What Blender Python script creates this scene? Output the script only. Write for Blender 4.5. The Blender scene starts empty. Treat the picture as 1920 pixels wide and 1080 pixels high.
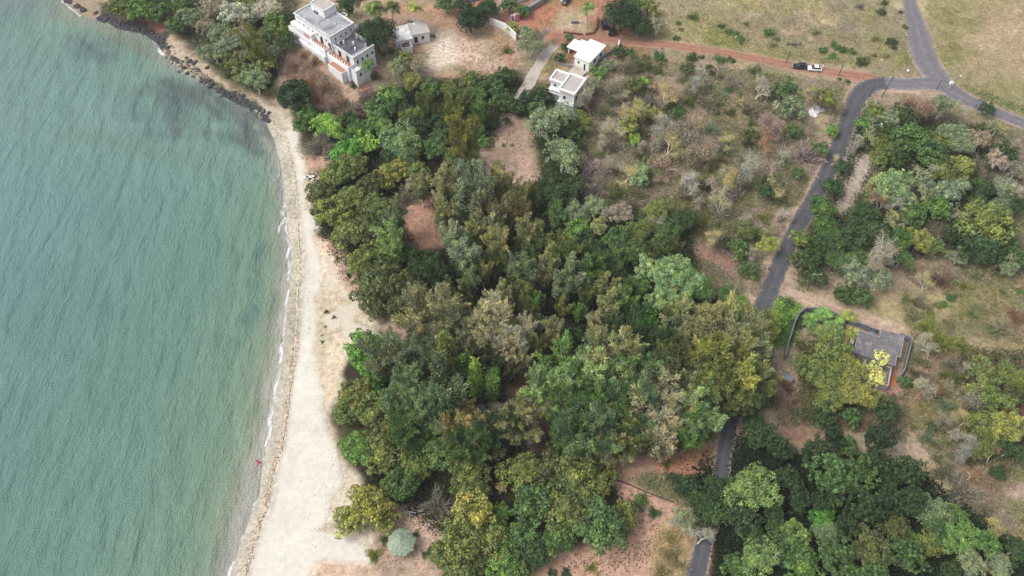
import bpy, math, random, bisect
import numpy as np
from mathutils import Vector, Matrix
C = bpy.context.scene.collection
sc = bpy.context.scene
PI = math.pi
R = math.radians

# ---------------------------------------------------------------- camera, sky, sun, exposure
CAM_H, PITCH, FOC = 170.0, R(53.5), 1650.0
cam = bpy.data.objects.new('camera', bpy.data.cameras.new('camera'))
C.objects.link(cam)
cam.location = (0, 0, CAM_H)
cam.rotation_euler = (PI / 2 - PITCH, 0, 0)
cam.data.sensor_width = 36.0
cam.data.lens = FOC / 1920 * 36.0
cam.data.clip_end = 6000
sc.camera = cam
W = bpy.data.worlds.new("World")
sc.world = W
W.use_nodes = True
nt = W.node_tree
bg = nt.nodes['Background']
sky = nt.nodes.new('ShaderNodeTexSky')
sky.sky_type = 'NISHITA'
sky.sun_disc = False
SUN_EL, SUN_ROT = R(56), R(-105)
sky.sun_elevation = SUN_EL
sky.sun_rotation = SUN_ROT
sky.air_density = 1.0
sky.dust_density = 4.0
hs = nt.nodes.new('ShaderNodeHueSaturation')
hs.inputs['Saturation'].default_value = 0.30
nt.links.new(sky.outputs[0], hs.inputs['Color'])
nt.links.new(hs.outputs[0], bg.inputs['Color'])
bg.inputs['Strength'].default_value = 0.145
sun = bpy.data.objects.new('sun', bpy.data.lights.new('sun', 'SUN'))
C.objects.link(sun)
sun.data.energy = 1.25
sun.data.angle = R(24)
sun.data.color = (1.0, 0.98, 0.95)
sd = Vector((math.sin(SUN_ROT) * math.cos(SUN_EL), math.cos(SUN_ROT) * math.cos(SUN_EL), math.sin(SUN_EL)))
sun.rotation_euler = sd.to_track_quat('Z', 'Y').to_euler()
vs = sc.view_settings
vs.view_transform = 'Standard'
vs.look = 'None'
vs.gamma = 1.0
vs.exposure = 0.56
sc.cycles.max_bounces = 4
sc.cycles.diffuse_bounces = 2
sc.cycles.use_denoising = True
sc.cycles.denoiser = 'OPENIMAGEDENOISE'
sc.cycles.denoising_input_passes = 'RGB_ALBEDO_NORMAL'
sc.cycles.denoising_prefilter = 'ACCURATE'
sc.cycles.transparent_max_bounces = 4

# ---------------------------------------------------------------- small maths
CP, SP = math.cos(PITCH), math.sin(PITCH)
def P(px, py, z=0.0):
    """world point at height z seen at photo pixel (px, py) - used to trace positions on the ground"""
    a = (px - 960) / FOC
    b = (py - 540) / FOC
    d = (a, CP - b * SP, -SP - b * CP)
    k = (z - CAM_H) / d[2]
    return (d[0] * k, d[1] * k)
def PW(pts, z=0.0):
    return np.array([P(x, y, z) for x, y in pts])
def to_px(x, y, z):
    dz = z - CAM_H
    f = y * CP - dz * SP
    u = y * SP + dz * CP
    return 960 + FOC * x / f, 540 - FOC * u / f
def smooth(e0, e1, x):
    t = np.clip((x - e0) / (e1 - e0), 0, 1)
    return t * t * (3 - 2 * t)
_rng = np.random.RandomState(7)
_tab = _rng.rand(256, 256)
def vnoise(x, y, s=0):
    x = np.asarray(x, float) + s * 17.3
    y = np.asarray(y, float) + s * 9.7
    xi = np.floor(x).astype(int)
    yi = np.floor(y).astype(int)
    fx = x - xi
    fy = y - yi
    fx = fx * fx * (3 - 2 * fx)
    fy = fy * fy * (3 - 2 * fy)
    a = _tab[xi & 255, yi & 255]
    b = _tab[(xi + 1) & 255, yi & 255]
    c = _tab[xi & 255, (yi + 1) & 255]
    d = _tab[(xi + 1) & 255, (yi + 1) & 255]
    return (a * (1 - fx) + b * fx) * (1 - fy) + (c * (1 - fx) + d * fx) * fy
def fbm(x, y, sc_, s=0, o=4):
    r = 0
    a = .5
    n = 0
    for k in range(o):
        r = r + a * vnoise(x / sc_, y / sc_, s + k)
        n += a
        a *= .5
        sc_ = sc_ / 2.1
    return r / n
def inside(poly, x, y):
    x = np.asarray(x)
    y = np.asarray(y)
    r = np.zeros(x.shape, bool)
    n = len(poly)
    j = n - 1
    for i in range(n):
        xi, yi = poly[i]
        xj, yj = poly[j]
        if yi != yj:
            c = ((yi > y) != (yj > y)) & (x < (xj - xi) * (y - yi) / (yj - yi) + xi)
            r ^= c
        j = i
    return r
def seg_dist(pts, x, y):
    d = np.full(np.shape(x), 1e9)
    for i in range(len(pts) - 1):
        ax, ay = pts[i]
        bx, by = pts[i + 1]
        L = (bx - ax) ** 2 + (by - ay) ** 2 + 1e-9
        t = np.clip(((x - ax) * (bx - ax) + (y - ay) * (by - ay)) / L, 0, 1)
        d = np.minimum(d, np.hypot(x - ax - t * (bx - ax), y - ay - t * (by - ay)))
    return d
def poly_dist(poly, x, y):
    """signed distance, negative inside"""
    d = seg_dist(list(poly) + [poly[0]], x, y)
    return np.where(inside(poly, x, y), -d, d)
def lin(c):
    c = np.asarray(c, float) / 255
    return np.where(c <= .04045, c / 12.92, ((c + .055) / 1.055) ** 2.4)

# ---------------------------------------------------------------- shore and terrain height
SHORE_PX = [(60, -60), (100, -22), (121, 3), (149, 28), (172, 34), (194, 34), (232, 53), (270, 64), (296, 83), (310, 104), (330, 126), (362, 142),
            (398, 168), (441, 194), (473, 206), (496, 226), (514, 262), (525, 300), (531, 340), (535, 380), (539, 413), (543, 450), (546, 481),
            (543, 536), (536, 602), (529, 678), (520, 728), (512, 790), (504, 834), (494, 862), (486, 930), (467, 979), (449, 1025), (434, 1075),
            (410, 1150), (380, 1260)]
SHORE = PW(SHORE_PX)
SEA_POLY = np.vstack([SHORE, [(-60, -300), (-1500, -300), (-1500, 900), (-260, 900)]])
_sx = np.linspace(-330, 60, 261)
_sy = np.linspace(-40, 420, 307)
_gx, _gy = np.meshgrid(_sx, _sy, indexing='ij')
_sdg = seg_dist(SHORE, _gx, _gy) * np.where(inside(SEA_POLY, _gx, _gy), -1, 1)
def shore_d(x, y):
    """signed distance to the waterline, land positive"""
    x = np.asarray(x, float)
    y = np.asarray(y, float)
    fx = np.clip((x + 330) / 1.5, 0, 259.999)
    fy = np.clip((y + 40) / (460 / 306), 0, 305.999)
    i = fx.astype(int)
    j = fy.astype(int)
    u = fx - i
    v = fy - j
    g = _sdg
    d = (g[i, j] * (1 - u) + g[i + 1, j] * u) * (1 - v) + (g[i, j + 1] * (1 - u) + g[i + 1, j + 1] * u) * v
    return d + np.maximum(0, x - 60)
def height(x, y):
    x = np.asarray(x, float)
    y = np.asarray(y, float)
    d = shore_d(x, y)
    h = np.where(d > 0, .075 * np.minimum(d, 16) + .012 * np.clip(d - 16, 0, 120), .09 * np.maximum(d, -60))
    head = np.exp(-(((x + 54) / 19) ** 2 + ((y - 209) / 17) ** 2))
    h = h + 6.4 * head * smooth(3, 20, d)
    h = h + smooth(4, 20, d) * .5 * (fbm(x, y, 30, 3, 2) - .5)
    return h
def H(x, y):
    return float(height(x, y))
def G(px, py, up=0.0):
    """the point on the terrain (plus up) that stands at photo pixel (px, py)"""
    z = 2.0
    for _ in range(4):
        x, y = P(px, py, z)
        z = H(x, y) + up
    return x, y, z - up

# ---------------------------------------------------------------- materials
def mat(name):
    m = bpy.data.materials.new(name)
    m.use_nodes = True
    n = m.node_tree
    b = n.nodes['Principled BSDF']
    return m, n, b
def N(n, t, **kw):
    x = n.nodes.new(t)
    for k, v in kw.items():
        setattr(x, k, v)
    return x
def noise(n, scale, detail=4, rough=.6, vec=None, dist=0):
    t = N(n, 'ShaderNodeTexNoise')
    t.inputs['Scale'].default_value = scale
    t.inputs['Detail'].default_value = detail
    t.inputs['Roughness'].default_value = rough
    t.inputs['Distortion'].default_value = dist
    if vec is not None:
        n.links.new(vec, t.inputs['Vector'])
    return t
def ramp(n, src, stops):
    r = N(n, 'ShaderNodeValToRGB')
    e = r.color_ramp.elements
    while len(e) < len(stops):
        e.new(.5)
    for k, (p, c) in enumerate(stops):
        e[k].position = p
        e[k].color = tuple(c) + (1,) if len(c) == 3 else c
    n.links.new(src, r.inputs['Fac'])
    return r
def mixc(n, mode, fac, a, b):
    m = N(n, 'ShaderNodeMix', data_type='RGBA', blend_type=mode)
    for v, i in ((fac, 0), (a, 6), (b, 7)):
        if hasattr(v, 'is_linked'):
            n.links.new(v, m.inputs[i])
        elif i == 0:
            m.inputs[i].default_value = v
        else:
            m.inputs[i].default_value = tuple(v) + (1,) if len(v) == 3 else v
    return m.outputs[2]
def objcoord(n):
    return N(n, 'ShaderNodeTexCoord').outputs['Object']
def plain(name, rgb, rough=.8, var=.25, scale=1.2, metal=0, spec=.3, stain=None):
    """painted, rendered or timber surface with worn variation of its own"""
    m, n, b = mat(name)
    oc = objcoord(n)
    t = noise(n, scale, 6, .65, oc)
    c = lin(rgb)
    r = ramp(n, t.outputs['Fac'], [(.3, tuple(c * (1 - var))), (.7, tuple(np.minimum(c * (1 + var * .5), .9)))])
    col = r.outputs['Color']
    if stain is not None:
        t2 = noise(n, scale * .35, 5, .7, oc, 1.0)
        r2 = ramp(n, t2.outputs['Fac'], [(.48, (0, 0, 0)), (.66, (1, 1, 1))])
        col = mixc(n, 'MIX', r2.outputs['Color'], col, tuple(lin(stain)))
    n.links.new(col, b.inputs['Base Color'])
    b.inputs['Roughness'].default_value = rough
    b.inputs['Metallic'].default_value = metal
    b.inputs['Specular IOR Level'].default_value = spec
    return m
M = {}
M['white'] = plain('white_render', (226, 226, 226), .8, .12, .6, stain=(196, 196, 196))
M['white_new'] = plain('fresh_white_paint', (240, 238, 234), .7, .05, .5)
M['parapet'] = plain('parapet_paint', (214, 212, 212), .8, .15, 1.5, stain=(170, 168, 168))
M['roof_grey'] = plain('weathered_roof_screed', (158, 160, 164), .9, .18, .8, stain=(122, 122, 126))
M['roof_dark'] = plain('damp_roof_screed', (104, 100, 112), .85, .3, .7, stain=(66, 62, 72))
M['roof_line'] = plain('roof_line', (92, 92, 98), .9, .2, 2)
M['gravel'] = plain('roof_gravel', (176, 168, 162), .95, .2, 4, stain=(152, 146, 144))
M['concrete'] = plain('raw_concrete', (140, 138, 142), .9, .2, 1.4, stain=(108, 106, 112))
M['block'] = plain('block_wall', (120, 122, 130), .9, .25, 1.2, stain=(88, 88, 96))
M['lane'] = plain('worn_concrete', (178, 168, 158), .9, .15, .9, stain=(150, 138, 126))
M['tile'] = plain('terracotta_tiles', (170, 122, 98), .8, .3, 3, stain=(146, 104, 84))
M['pink'] = plain('faded_pink_panel', (205, 150, 160), .8, .2, 1)
M['glass'] = plain('dark_window_glass', (36, 40, 46), .15, .2, 1, spec=.6)
M['rust'] = plain('rusty_soil_floor', (176, 112, 76), .95, .3, 1)
M['wood'] = plain('grey_timber', (136, 124, 110), .9, .3, 6)
M['pole'] = plain('weathered_pole', (168, 162, 154), .9, .2, 3)
M['darkpole'] = plain('dark_timber_pole', (88, 74, 64), .9, .3, 3)
M['bark'] = plain('bark', (112, 98, 84), .95, .35, 5)
M['palebark'] = plain('pale_bark', (214, 200, 172), .95, .25, 5)
M['greybark'] = plain('grey_bark', (200, 194, 186), .95, .25, 5)
M['redbark'] = plain('reddish_twigs', (176, 128, 110), .95, .25, 5)
M['rock'] = plain('dark_basalt', (66, 66, 72), .85, .45, 1.4, stain=(96, 92, 78))
M['rubber'] = plain('rubber', (28, 28, 28), .8, .2, 4)
M['steel'] = plain('galvanised_steel', (176, 180, 184), .45, .1, 3, metal=.6)
M['carblack'] = plain('dark_car_paint', (26, 30, 44), .25, .1, 2, spec=.6)
M['carwhite'] = plain('white_car_paint', (228, 230, 230), .3, .05, 2, spec=.6)
M['skin'] = plain('skin', (128, 88, 66), .6, .1, 3)
M['hair'] = plain('black_hair', (24, 20, 20), .6, .2, 3)
M['pinkcloth'] = plain('pink_cloth', (232, 120, 168), .8, .15, 3)
M['whitecloth'] = plain('white_cloth', (232, 228, 222), .8, .1, 3)
M['darkcloth'] = plain('dark_cloth', (52, 50, 60), .8, .2, 3)
M['thatch'] = plain('pale_green_roofing', (158, 172, 150), .95, .4, 3.5, stain=(118, 138, 116))
M['bluewall'] = plain('blue_paint', (80, 140, 196), .7, .15, 1)
M['tarp'] = plain('white_rubbish_sheet', (228, 226, 230), .8, .25, 2, stain=(130, 124, 136))
M['debris'] = plain('brown_debris', (112, 84, 66), .95, .5, 2)
M['lichen'] = plain('lichened_edge', (158, 148, 146), .9, .2, 2)
M['ruin_roof'] = plain('damp_stained_slab', (104, 101, 104), .95, .3, 1.6, stain=(134, 130, 130))
M['ruin_wall'] = plain('mouldy_plaster', (176, 172, 168), .95, .35, 1.2, stain=(120, 116, 112))
M['seaweed'] = plain('dry_seaweed', (132, 108, 84), .95, .4, 2)

def foliage_mat(name, trans=.16):
    m, n, b = mat(name)
    oi = N(n, 'ShaderNodeObjectInfo')
    at = N(n, 'ShaderNodeAttribute', attribute_name='tint')
    sep = N(n, 'ShaderNodeSeparateColor')
    n.links.new(at.outputs['Color'], sep.inputs[0])
    # leaf to leaf value variation (x), clump variation (y), turned leaves (z against the tree's own share)
    val = ramp(n, sep.outputs[0], [(0, (.45, .46, .48)), (1, (1.6, 1.6, 1.52))])
    col = mixc(n, 'MULTIPLY', 1.0, oi.outputs['Color'], val.outputs['Color'])
    val2 = ramp(n, sep.outputs[1], [(0, (.7, .76, .76)), (.5, (1, 1, 1)), (1, (1.36, 1.3, 1.05))])
    col = mixc(n, 'MULTIPLY', 1.0, col, val2.outputs['Color'])
    geo = N(n, 'ShaderNodeNewGeometry')
    pn = noise(n, .33, 4, .6, geo.outputs['Position'])
    hv = ramp(n, pn.outputs['Fac'], [(.32, (.82, .95, .98)), (.5, (1, 1, 1)), (.68, (1.2, 1.12, .92))])
    col = mixc(n, 'MULTIPLY', 1.0, col, hv.outputs['Color'])
    gt = N(n, 'ShaderNodeMath', operation='GREATER_THAN')
    n.links.new(sep.outputs[2], gt.inputs[0])
    n.links.new(oi.outputs['Alpha'], gt.inputs[1])
    col = mixc(n, 'MIX', gt.outputs[0], col, tuple(lin((168, 132, 56)) * .9))
    n.links.new(col, b.inputs['Base Color'])
    b.inputs['Roughness'].default_value = .65
    b.inputs['Specular IOR Level'].default_value = .25
    tr = N(n, 'ShaderNodeBsdfTranslucent')
    n.links.new(col, tr.inputs['Color'])
    mx = N(n, 'ShaderNodeMixShader')
    mx.inputs[0].default_value = trans
    n.links.new(b.outputs[0], mx.inputs[1])
    n.links.new(tr.outputs[0], mx.inputs[2])
    n.links.new(mx.outputs[0], n.nodes['Material Output'].inputs['Surface'])
    return m
M['leaf'] = foliage_mat('foliage')
def vcol_mat(name, rough=.9, trans=.15):
    m, n, b = mat(name)
    at = N(n, 'ShaderNodeAttribute', attribute_name='Col')
    n.links.new(at.outputs['Color'], b.inputs['Base Color'])
    b.inputs['Roughness'].default_value = rough
    b.inputs['Specular IOR Level'].default_value = .15
    tr = N(n, 'ShaderNodeBsdfTranslucent')
    n.links.new(at.outputs['Color'], tr.inputs['Color'])
    mx = N(n, 'ShaderNodeMixShader')
    mx.inputs[0].default_value = trans
    n.links.new(b.outputs[0], mx.inputs[1])
    n.links.new(tr.outputs[0], mx.inputs[2])
    n.links.new(mx.outputs[0], n.nodes['Material Output'].inputs['Surface'])
    return m
M['blades'] = vcol_mat('dry_and_green_blades')

# ---------------------------------------------------------------- mesh helpers
def mesh_np(name, verts, quads, m=None, attr=None, smooth_=False):
    me = bpy.data.meshes.new(name)
    verts = np.asarray(verts, np.float32)
    quads = np.asarray(quads, np.int32)
    k = quads.shape[1]
    me.vertices.add(len(verts))
    me.vertices.foreach_set('co', verts.ravel())
    me.loops.add(quads.size)
    me.loops.foreach_set('vertex_index', quads.ravel())
    me.polygons.add(len(quads))
    me.polygons.foreach_set('loop_start', np.arange(0, quads.size, k, dtype=np.int32))
    if smooth_:
        me.polygons.foreach_set('use_smooth', np.ones(len(quads), bool))
    me.update(calc_edges=True)
    if attr is not None:
        for an, av in attr.items():
            a = me.attributes.new(an, 'FLOAT_COLOR', 'POINT')
            av = np.asarray(av, np.float32)
            if av.shape[1] == 3:
                av = np.hstack([av, np.ones((len(av), 1), np.float32)])
            a.data.foreach_set('color', av.ravel())
    if m is not None:
        me.materials.append(m)
    return me
_made = {}
def ob(name, me, parent=None, loc=None):
    o = bpy.data.objects.new(name, me)
    C.objects.link(o)
    if parent is not None:
        o.parent = parent
    if loc is not None:
        o.location = loc
    return o
def tag(o, label, cat, group=None, kind=None):
    if label:
        o['label'] = label
    if cat:
        o['category'] = cat
    if group:
        o['group'] = group
    if kind:
        o['kind'] = kind
    return o
def thing(name, label, cat, loc=(0, 0, 0), rz=0, group=None):
    o = ob(name, None)
    o.location = loc
    o.rotation_euler = (0, 0, rz)
    return tag(o, label, cat, group)
class MB:
    def __init__(s):
        s.v = []
        s.f = []
    def add(s, vs_, fs):
        k = len(s.v)
        s.v += [tuple(p) for p in vs_]
        s.f += [tuple(i + k for i in f) for f in fs]
        return s
    def box(s, x0, x1, y0, y1, z0, z1):
        return s.prism([(x0, y0), (x1, y0), (x1, y1), (x0, y1)], z0, z1)
    def prism(s, poly, z0, z1, z0b=None):
        n = len(poly)
        a = sum(poly[i][0] * poly[(i + 1) % n][1] - poly[(i + 1) % n][0] * poly[i][1] for i in range(n))
        if a < 0:
            poly = poly[::-1]
        vs_ = [(x, y, z0) for x, y in poly] + [(x, y, z1) for x, y in poly]
        fs = [tuple(range(n))[::-1], tuple(range(n, 2 * n))] + [(i, (i + 1) % n, n + (i + 1) % n, n + i) for i in range(n)]
        return s.add(vs_, fs)
    def tube(s, p0, p1, r0, r1=None, n=8):
        r1 = r0 if r1 is None else r1
        p0 = Vector(p0)
        p1 = Vector(p1)
        d = (p1 - p0).normalized()
        a = d.orthogonal().normalized()
        b = d.cross(a)
        vs_ = []
        for p, r in ((p0, r0), (p1, r1)):
            for i in range(n):
                t = 2 * PI * i / n
                vs_.append(p + a * (r * math.cos(t)) + b * (r * math.sin(t)))
        fs = [(i, (i + 1) % n, n + (i + 1) % n, n + i) for i in range(n)] + [tuple(range(n))[::-1], tuple(range(n, 2 * n))]
        return s.add(vs_, fs)
    def path(s, pts, rs, n=6):
        for i in range(len(pts) - 1):
            s.tube(pts[i], pts[i + 1], rs[i], rs[i + 1], n)
        return s
    def rail(s, pts, w, z0, z1, closed=False):
        """a wall of thickness w along a polyline, mitred at the corners"""
        P_ = [Vector(p) for p in pts]
        n = len(P_)
        off = []
        for i in range(n):
            if closed:
                a, b = P_[i - 1], P_[(i + 1) % n]
            else:
                a, b = P_[max(i - 1, 0)], P_[min(i + 1, n - 1)]
            d0 = (P_[i] - a).normalized() if (P_[i] - a).length > 0 else (b - P_[i]).normalized()
            d1 = (b - P_[i]).normalized() if (b - P_[i]).length > 0 else d0
            t = (d0 + d1).normalized()
            nn = Vector((-t.y, t.x))
            c = max(.35, nn.dot(Vector((-d0.y, d0.x))))
            off.append(nn * (w / 2 / c))
        A = [P_[i] + off[i] for i in range(n)]
        B = [P_[i] - off[i] for i in range(n)]
        zf0 = z0 if callable(z0) else (lambda i: z0)
        zf1 = z1 if callable(z1) else (lambda i: z1)
        vs_ = []
        for i in range(n):
            vs_ += [(A[i].x, A[i].y, zf0(i)), (A[i].x, A[i].y, zf1(i)), (B[i].x, B[i].y, zf1(i)), (B[i].x, B[i].y, zf0(i))]
        fs = []
        for i in range(n if closed else n - 1):
            j = (i + 1) % n
            for k in range(4):
                fs.append((i * 4 + k, i * 4 + (k + 1) % 4, j * 4 + (k + 1) % 4, j * 4 + k))
        if not closed:
            fs += [(0, 1, 2, 3), tuple((n - 1) * 4 + k for k in (3, 2, 1, 0))]
        return s.add(vs_, fs)
    def mesh(s, name, m):
        me = bpy.data.meshes.new(name)
        me.from_pydata(s.v, [], s.f)
        me.update()
        me.materials.append(m)
        return me
    def build(s, name, m, parent=None, bevel=0):
        o = ob(name, s.mesh(name, m), parent)
        if bevel:
            b = o.modifiers.new('edge', 'BEVEL')
            b.width = bevel
            b.segments = 1
            b.limit_method = 'ANGLE'
        return o

# ================================================================ THE SETTING
# ---------------------------------------------------------------- ground colours (soil, with shade painted in under the woods), traced as regions
K_G = 1 / 1.45
xs = np.concatenate([np.array([-2500, -1500, -900, -600, -450, -330, -260, -215]), np.arange(-190, 190.01, .55), np.array([215, 260, 330, 450, 600, 900, 1500, 2500])])
ys = np.concatenate([np.array([-1500, -700, -300, -120, -40, 10]), np.arange(34, 262.01, .55), np.array([285, 330, 400, 500, 700, 1000, 1600, 3000])])
GX, GY = np.meshgrid(xs, ys, indexing='ij')
GZ = height(GX, GY)
far = smooth(0, 1, (np.hypot(GX, GY - 150) - 400) / 800)
GZ = np.where(shore_d(GX, GY) > 0, GZ + far * 6, GZ)
gx, gy = GX.ravel(), GY.ravel()
D = shore_d(gx, gy)
# photo-space coordinates of each ground vertex, used only to look up the traced regions
qx, qy = to_px(gx, gy, GZ.ravel())
ok = gy > 20
wob = 14
wx = qx + wob * 2 * (fbm(gx, gy, 5, 11, 3) - .5)
wy = qy + wob * 1.5 * (fbm(gx, gy, 5, 12, 3) - .5)
col = np.tile(lin((158, 136, 112)), (len(gx), 1))
n1 = fbm(gx, gy, 22, 21, 4)
n2 = fbm(gx, gy, 7, 22, 4)
def paint(poly, rgb, soft=10, amt=1.0, mod=None):
    """ground colour of a traced region"""
    global col
    px_ = [p[0] for p in poly]
    py_ = [p[1] for p in poly]
    box = ok & (wx > min(px_) - soft * 2) & (wx < max(px_) + soft * 2) & (wy > min(py_) - soft * 2) & (wy < max(py_) + soft * 2)
    ix = np.where(box)[0]
    if not len(ix):
        return
    d = poly_dist(poly, wx[ix], wy[ix])
    a = smooth(soft, -soft, d) * amt
    if mod is not None:
        a = a * mod[ix]
    col[ix] = col[ix] * (1 - a[:, None]) + lin(rgb) * a[:, None]
def circ(cx, cy, rx, ry, n=14):
    return [(cx + rx * math.cos(2 * PI * i / n), cy + ry * math.sin(2 * PI * i / n)) for i in range(n)]
FOREST = [(545, 215), (600, 190), (700, 175), (760, 150), (960, 125), (1000, 150), (1110, 190), (1110, 330), (1150, 395), (1300, 395), (1310, 520), (1360, 560),
          (1450, 640), (1455, 760), (1340, 780), (1330, 830), (1150, 890), (1195, 960), (1180, 1030), (1010, 1060), (1000, 1090), (800, 1090), (800, 1000), (740, 960),
          (660, 890), (625, 780), (650, 640), (760, 640), (700, 600), (680, 520), (590, 440), (572, 360), (620, 310), (560, 270)]
paint([(1225, -40), (1705, -40), (1712, 140), (1500, 120), (1225, 75)], (170, 152, 116), 14)
paint([(1700, -60), (2100, -60), (2100, 260), (1920, 215), (1790, 165), (1740, 80)], (168, 150, 104), 8)
paint([(1830, -40), (2100, -40), (2100, 190), (1900, 150), (1840, 90)], (176, 146, 120), 40, .8)
for k_ in range(26):
    rx_ = random.Random(k_)
    paint(circ(rx_.uniform(1240, 1900), rx_.uniform(-10, 120), rx_.uniform(14, 46), rx_.uniform(6, 20)), rx_.choice([(182, 160, 96), (150, 140, 84), (186, 156, 132), (148, 124, 100)]), 12, .55)
paint([(1260, 40), (1400, 40), (1500, 110), (1400, 95), (1250, 75)], (170, 154, 92), 14, .8)
paint([(1330, 20), (1500, 20), (1560, 110), (1420, 90)], (176, 146, 122), 30, .6)
paint([(1110, 100), (1590, 150), (1560, 250), (1480, 400), (1400, 560), (1310, 480), (1290, 390), (1140, 390), (1090, 240)], (158, 130, 110), 20)
paint([(1290, 440), (1400, 440), (1400, 510), (1330, 520)], (140, 104, 88), 12)
paint([(1460, 120), (1620, 135), (1590, 200), (1560, 270), (1500, 230)], (168, 146, 112), 20, .8)
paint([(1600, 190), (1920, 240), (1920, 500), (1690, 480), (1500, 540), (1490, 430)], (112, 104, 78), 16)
paint([(1840, 220), (1960, 260), (1960, 370), (1860, 330)], (158, 134, 118), 20)
paint([(1560, 300), (1635, 280), (1640, 330), (1600, 380), (1560, 430), (1545, 430)], (180, 158, 148), 13, .85)
paint([(1540, 545), (1700, 560), (1960, 470), (1960, 1100), (1700, 1100), (1740, 860), (1690, 800), (1700, 640), (1640, 610)], (160, 142, 98), 16)
paint([(1860, 500), (1960, 480), (1960, 620), (1800, 640), (1820, 560)], (172, 144, 120), 24, .8)
paint([(1640, 690), (1740, 680), (1760, 800), (1830, 860), (1760, 890), (1700, 800), (1640, 780)], (172, 128, 112), 14)
paint([(1450, 720), (1560, 760), (1530, 830), (1470, 830)], (150, 112, 92), 10)
paint([(1690, 830), (1790, 850), (1860, 900), (1960, 900), (1960, 1010), (1850, 980), (1780, 890)], (182, 154, 134), 14)
paint([(1450, 560), (1500, 570), (1490, 650), (1450, 650), (1430, 600)], (108, 130, 60), 10)
paint([(1480, 540), (1560, 560), (1720, 620), (1650, 625), (1500, 575)], (190, 160, 132), 6)
paint(FOREST, (62, 56, 42), 12)  # wood floor painted dark for the shade between the trees
paint([(1240, 890), (1380, 850), (1440, 800), (1500, 860), (1600, 870), (1690, 880), (1800, 950), (1960, 1060), (1960, 1120), (1280, 1120)], (54, 52, 38), 12)  # lower wood floor, near-black to put gap shade in the colour
paint([(500, 70), (560, 80), (620, 140), (700, 160), (690, 215), (620, 215), (560, 180), (505, 150)], (168, 134, 116), 10)
paint([(570, 85), (640, 140), (650, 200), (590, 190), (540, 120)], (170, 126, 100), 14, .6)
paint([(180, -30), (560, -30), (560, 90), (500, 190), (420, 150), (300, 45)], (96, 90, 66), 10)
paint([(640, 5), (900, 5), (975, 60), (980, 130), (860, 150), (780, 130), (730, 60)], (176, 138, 114), 12)
paint([(800, 60), (850, 60), (860, 120), (800, 130)], (206, 190, 176), 14, .8)
paint([(740, 20), (830, 15), (850, 40), (760, 45)], (174, 150, 136), 10, .8)
paint([(690, 10), (800, 5), (900, 5), (900, 50), (850, 50)], (186, 126, 92), 14, .6)
paint([(850, 70), (960, 80), (970, 110), (900, 140), (850, 120)], (200, 170, 148), 14, .7)
paint([(925, 65), (970, 90), (960, 130), (920, 100)], (170, 118, 94), 10, .7)
paint([(955, 10), (1170, -10), (1190, 80), (1050, 85), (1000, 70), (930, 50)], (176, 108, 80), 10)
paint([(1045, 15), (1110, 20), (1105, 60), (1040, 60)], (182, 160, 130), 10, .85)
paint([(850, -20), (905, -20), (900, 12), (860, 14)], (186, 112, 72), 8)
paint([(1130, 80), (1230, 75), (1220, 110), (1140, 110)], (160, 100, 70), 8, .8)
paint([(1020, 90), (1060, 85), (1060, 140), (1010, 150)], (166, 134, 96), 8)
paint([(1075, 118), (1110, 125), (1100, 145), (1070, 140)], (200, 170, 150), 5)
paint([(948, 215), (990, 215), (1010, 260), (1015, 340), (960, 350), (905, 320), (900, 290), (925, 250)], (186, 148, 134), 6)
paint([(750, 370), (820, 370), (830, 460), (780, 470), (760, 420)], (168, 122, 100), 8)
paint([(700, 590), (780, 590), (800, 660), (760, 680), (730, 630)], (178, 140, 122), 8)
paint([(940, 670), (1030, 680), (1030, 800), (990, 860), (960, 780)], (142, 104, 90), 12)
paint([(1165, 850), (1345, 830), (1345, 890), (1250, 895), (1310, 950), (1290, 1000), (1300, 1090), (990, 1100), (1010, 1040), (1195, 1000), (1200, 960), (1140, 910)], (184, 140, 116), 10)
paint([(1225, 850), (1340, 840), (1335, 890), (1240, 890)], (176, 112, 84), 8)
paint([(1170, 900), (1250, 890), (1320, 930), (1290, 950)], (128, 126, 82), 8, .7)
paint([(1235, 980), (1290, 990), (1310, 1090), (1220, 1090)], (188, 154, 98), 20, .8)
paint([(1300, 1000), (1345, 1000), (1330, 1090), (1290, 1090)], (168, 118, 92), 8, .8)
paint([(740, 940), (860, 940), (840, 1090), (690, 1090), (700, 1000)], (180, 148, 130), 10)
paint([(840, 990), (870, 990), (850, 1040), (810, 1050)], (172, 124, 104), 8)
# the beach
paint([(540, 215), (556, 262), (575, 300), (600, 330), (592, 380), (594, 440), (640, 490), (690, 590), (720, 610), (650, 650), (640, 720), (620, 780), (640, 850),
       (690, 930), (600, 1000), (700, 990), (700, 1100), (380, 1120), (380, 900), (500, 700), (510, 300), (480, 190)], (206, 189, 167), 9)
paint([(565, 290), (622, 292), (622, 330), (575, 328)], (186, 142, 124), 5)
paint([(592, 440), (640, 470), (700, 560), (690, 592), (660, 560), (640, 520), (600, 470)], (186, 148, 128), 9)
paint([(590, 560), (640, 540), (690, 600), (640, 640), (600, 620)], (204, 182, 154), 14, .8)
paint([(600, 650), (650, 640), (640, 720), (610, 770), (590, 720)], (216, 190, 160), 10, .7)
paint([(600, 1030), (700, 1040), (700, 1100), (590, 1100)], (196, 160, 136), 10)
paint([(545, 225), (560, 262), (566, 330), (580, 400), (592, 450), (596, 560), (590, 650), (600, 700), (612, 790), (640, 860), (640, 920), (590, 1000), (640, 1010), (690, 1020), (700, 1060),
       (590, 1050), (560, 1120), (380, 1120), (480, 900), (530, 650), (540, 400), (520, 260), (508, 228)], (234, 227, 214), 6)
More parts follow.
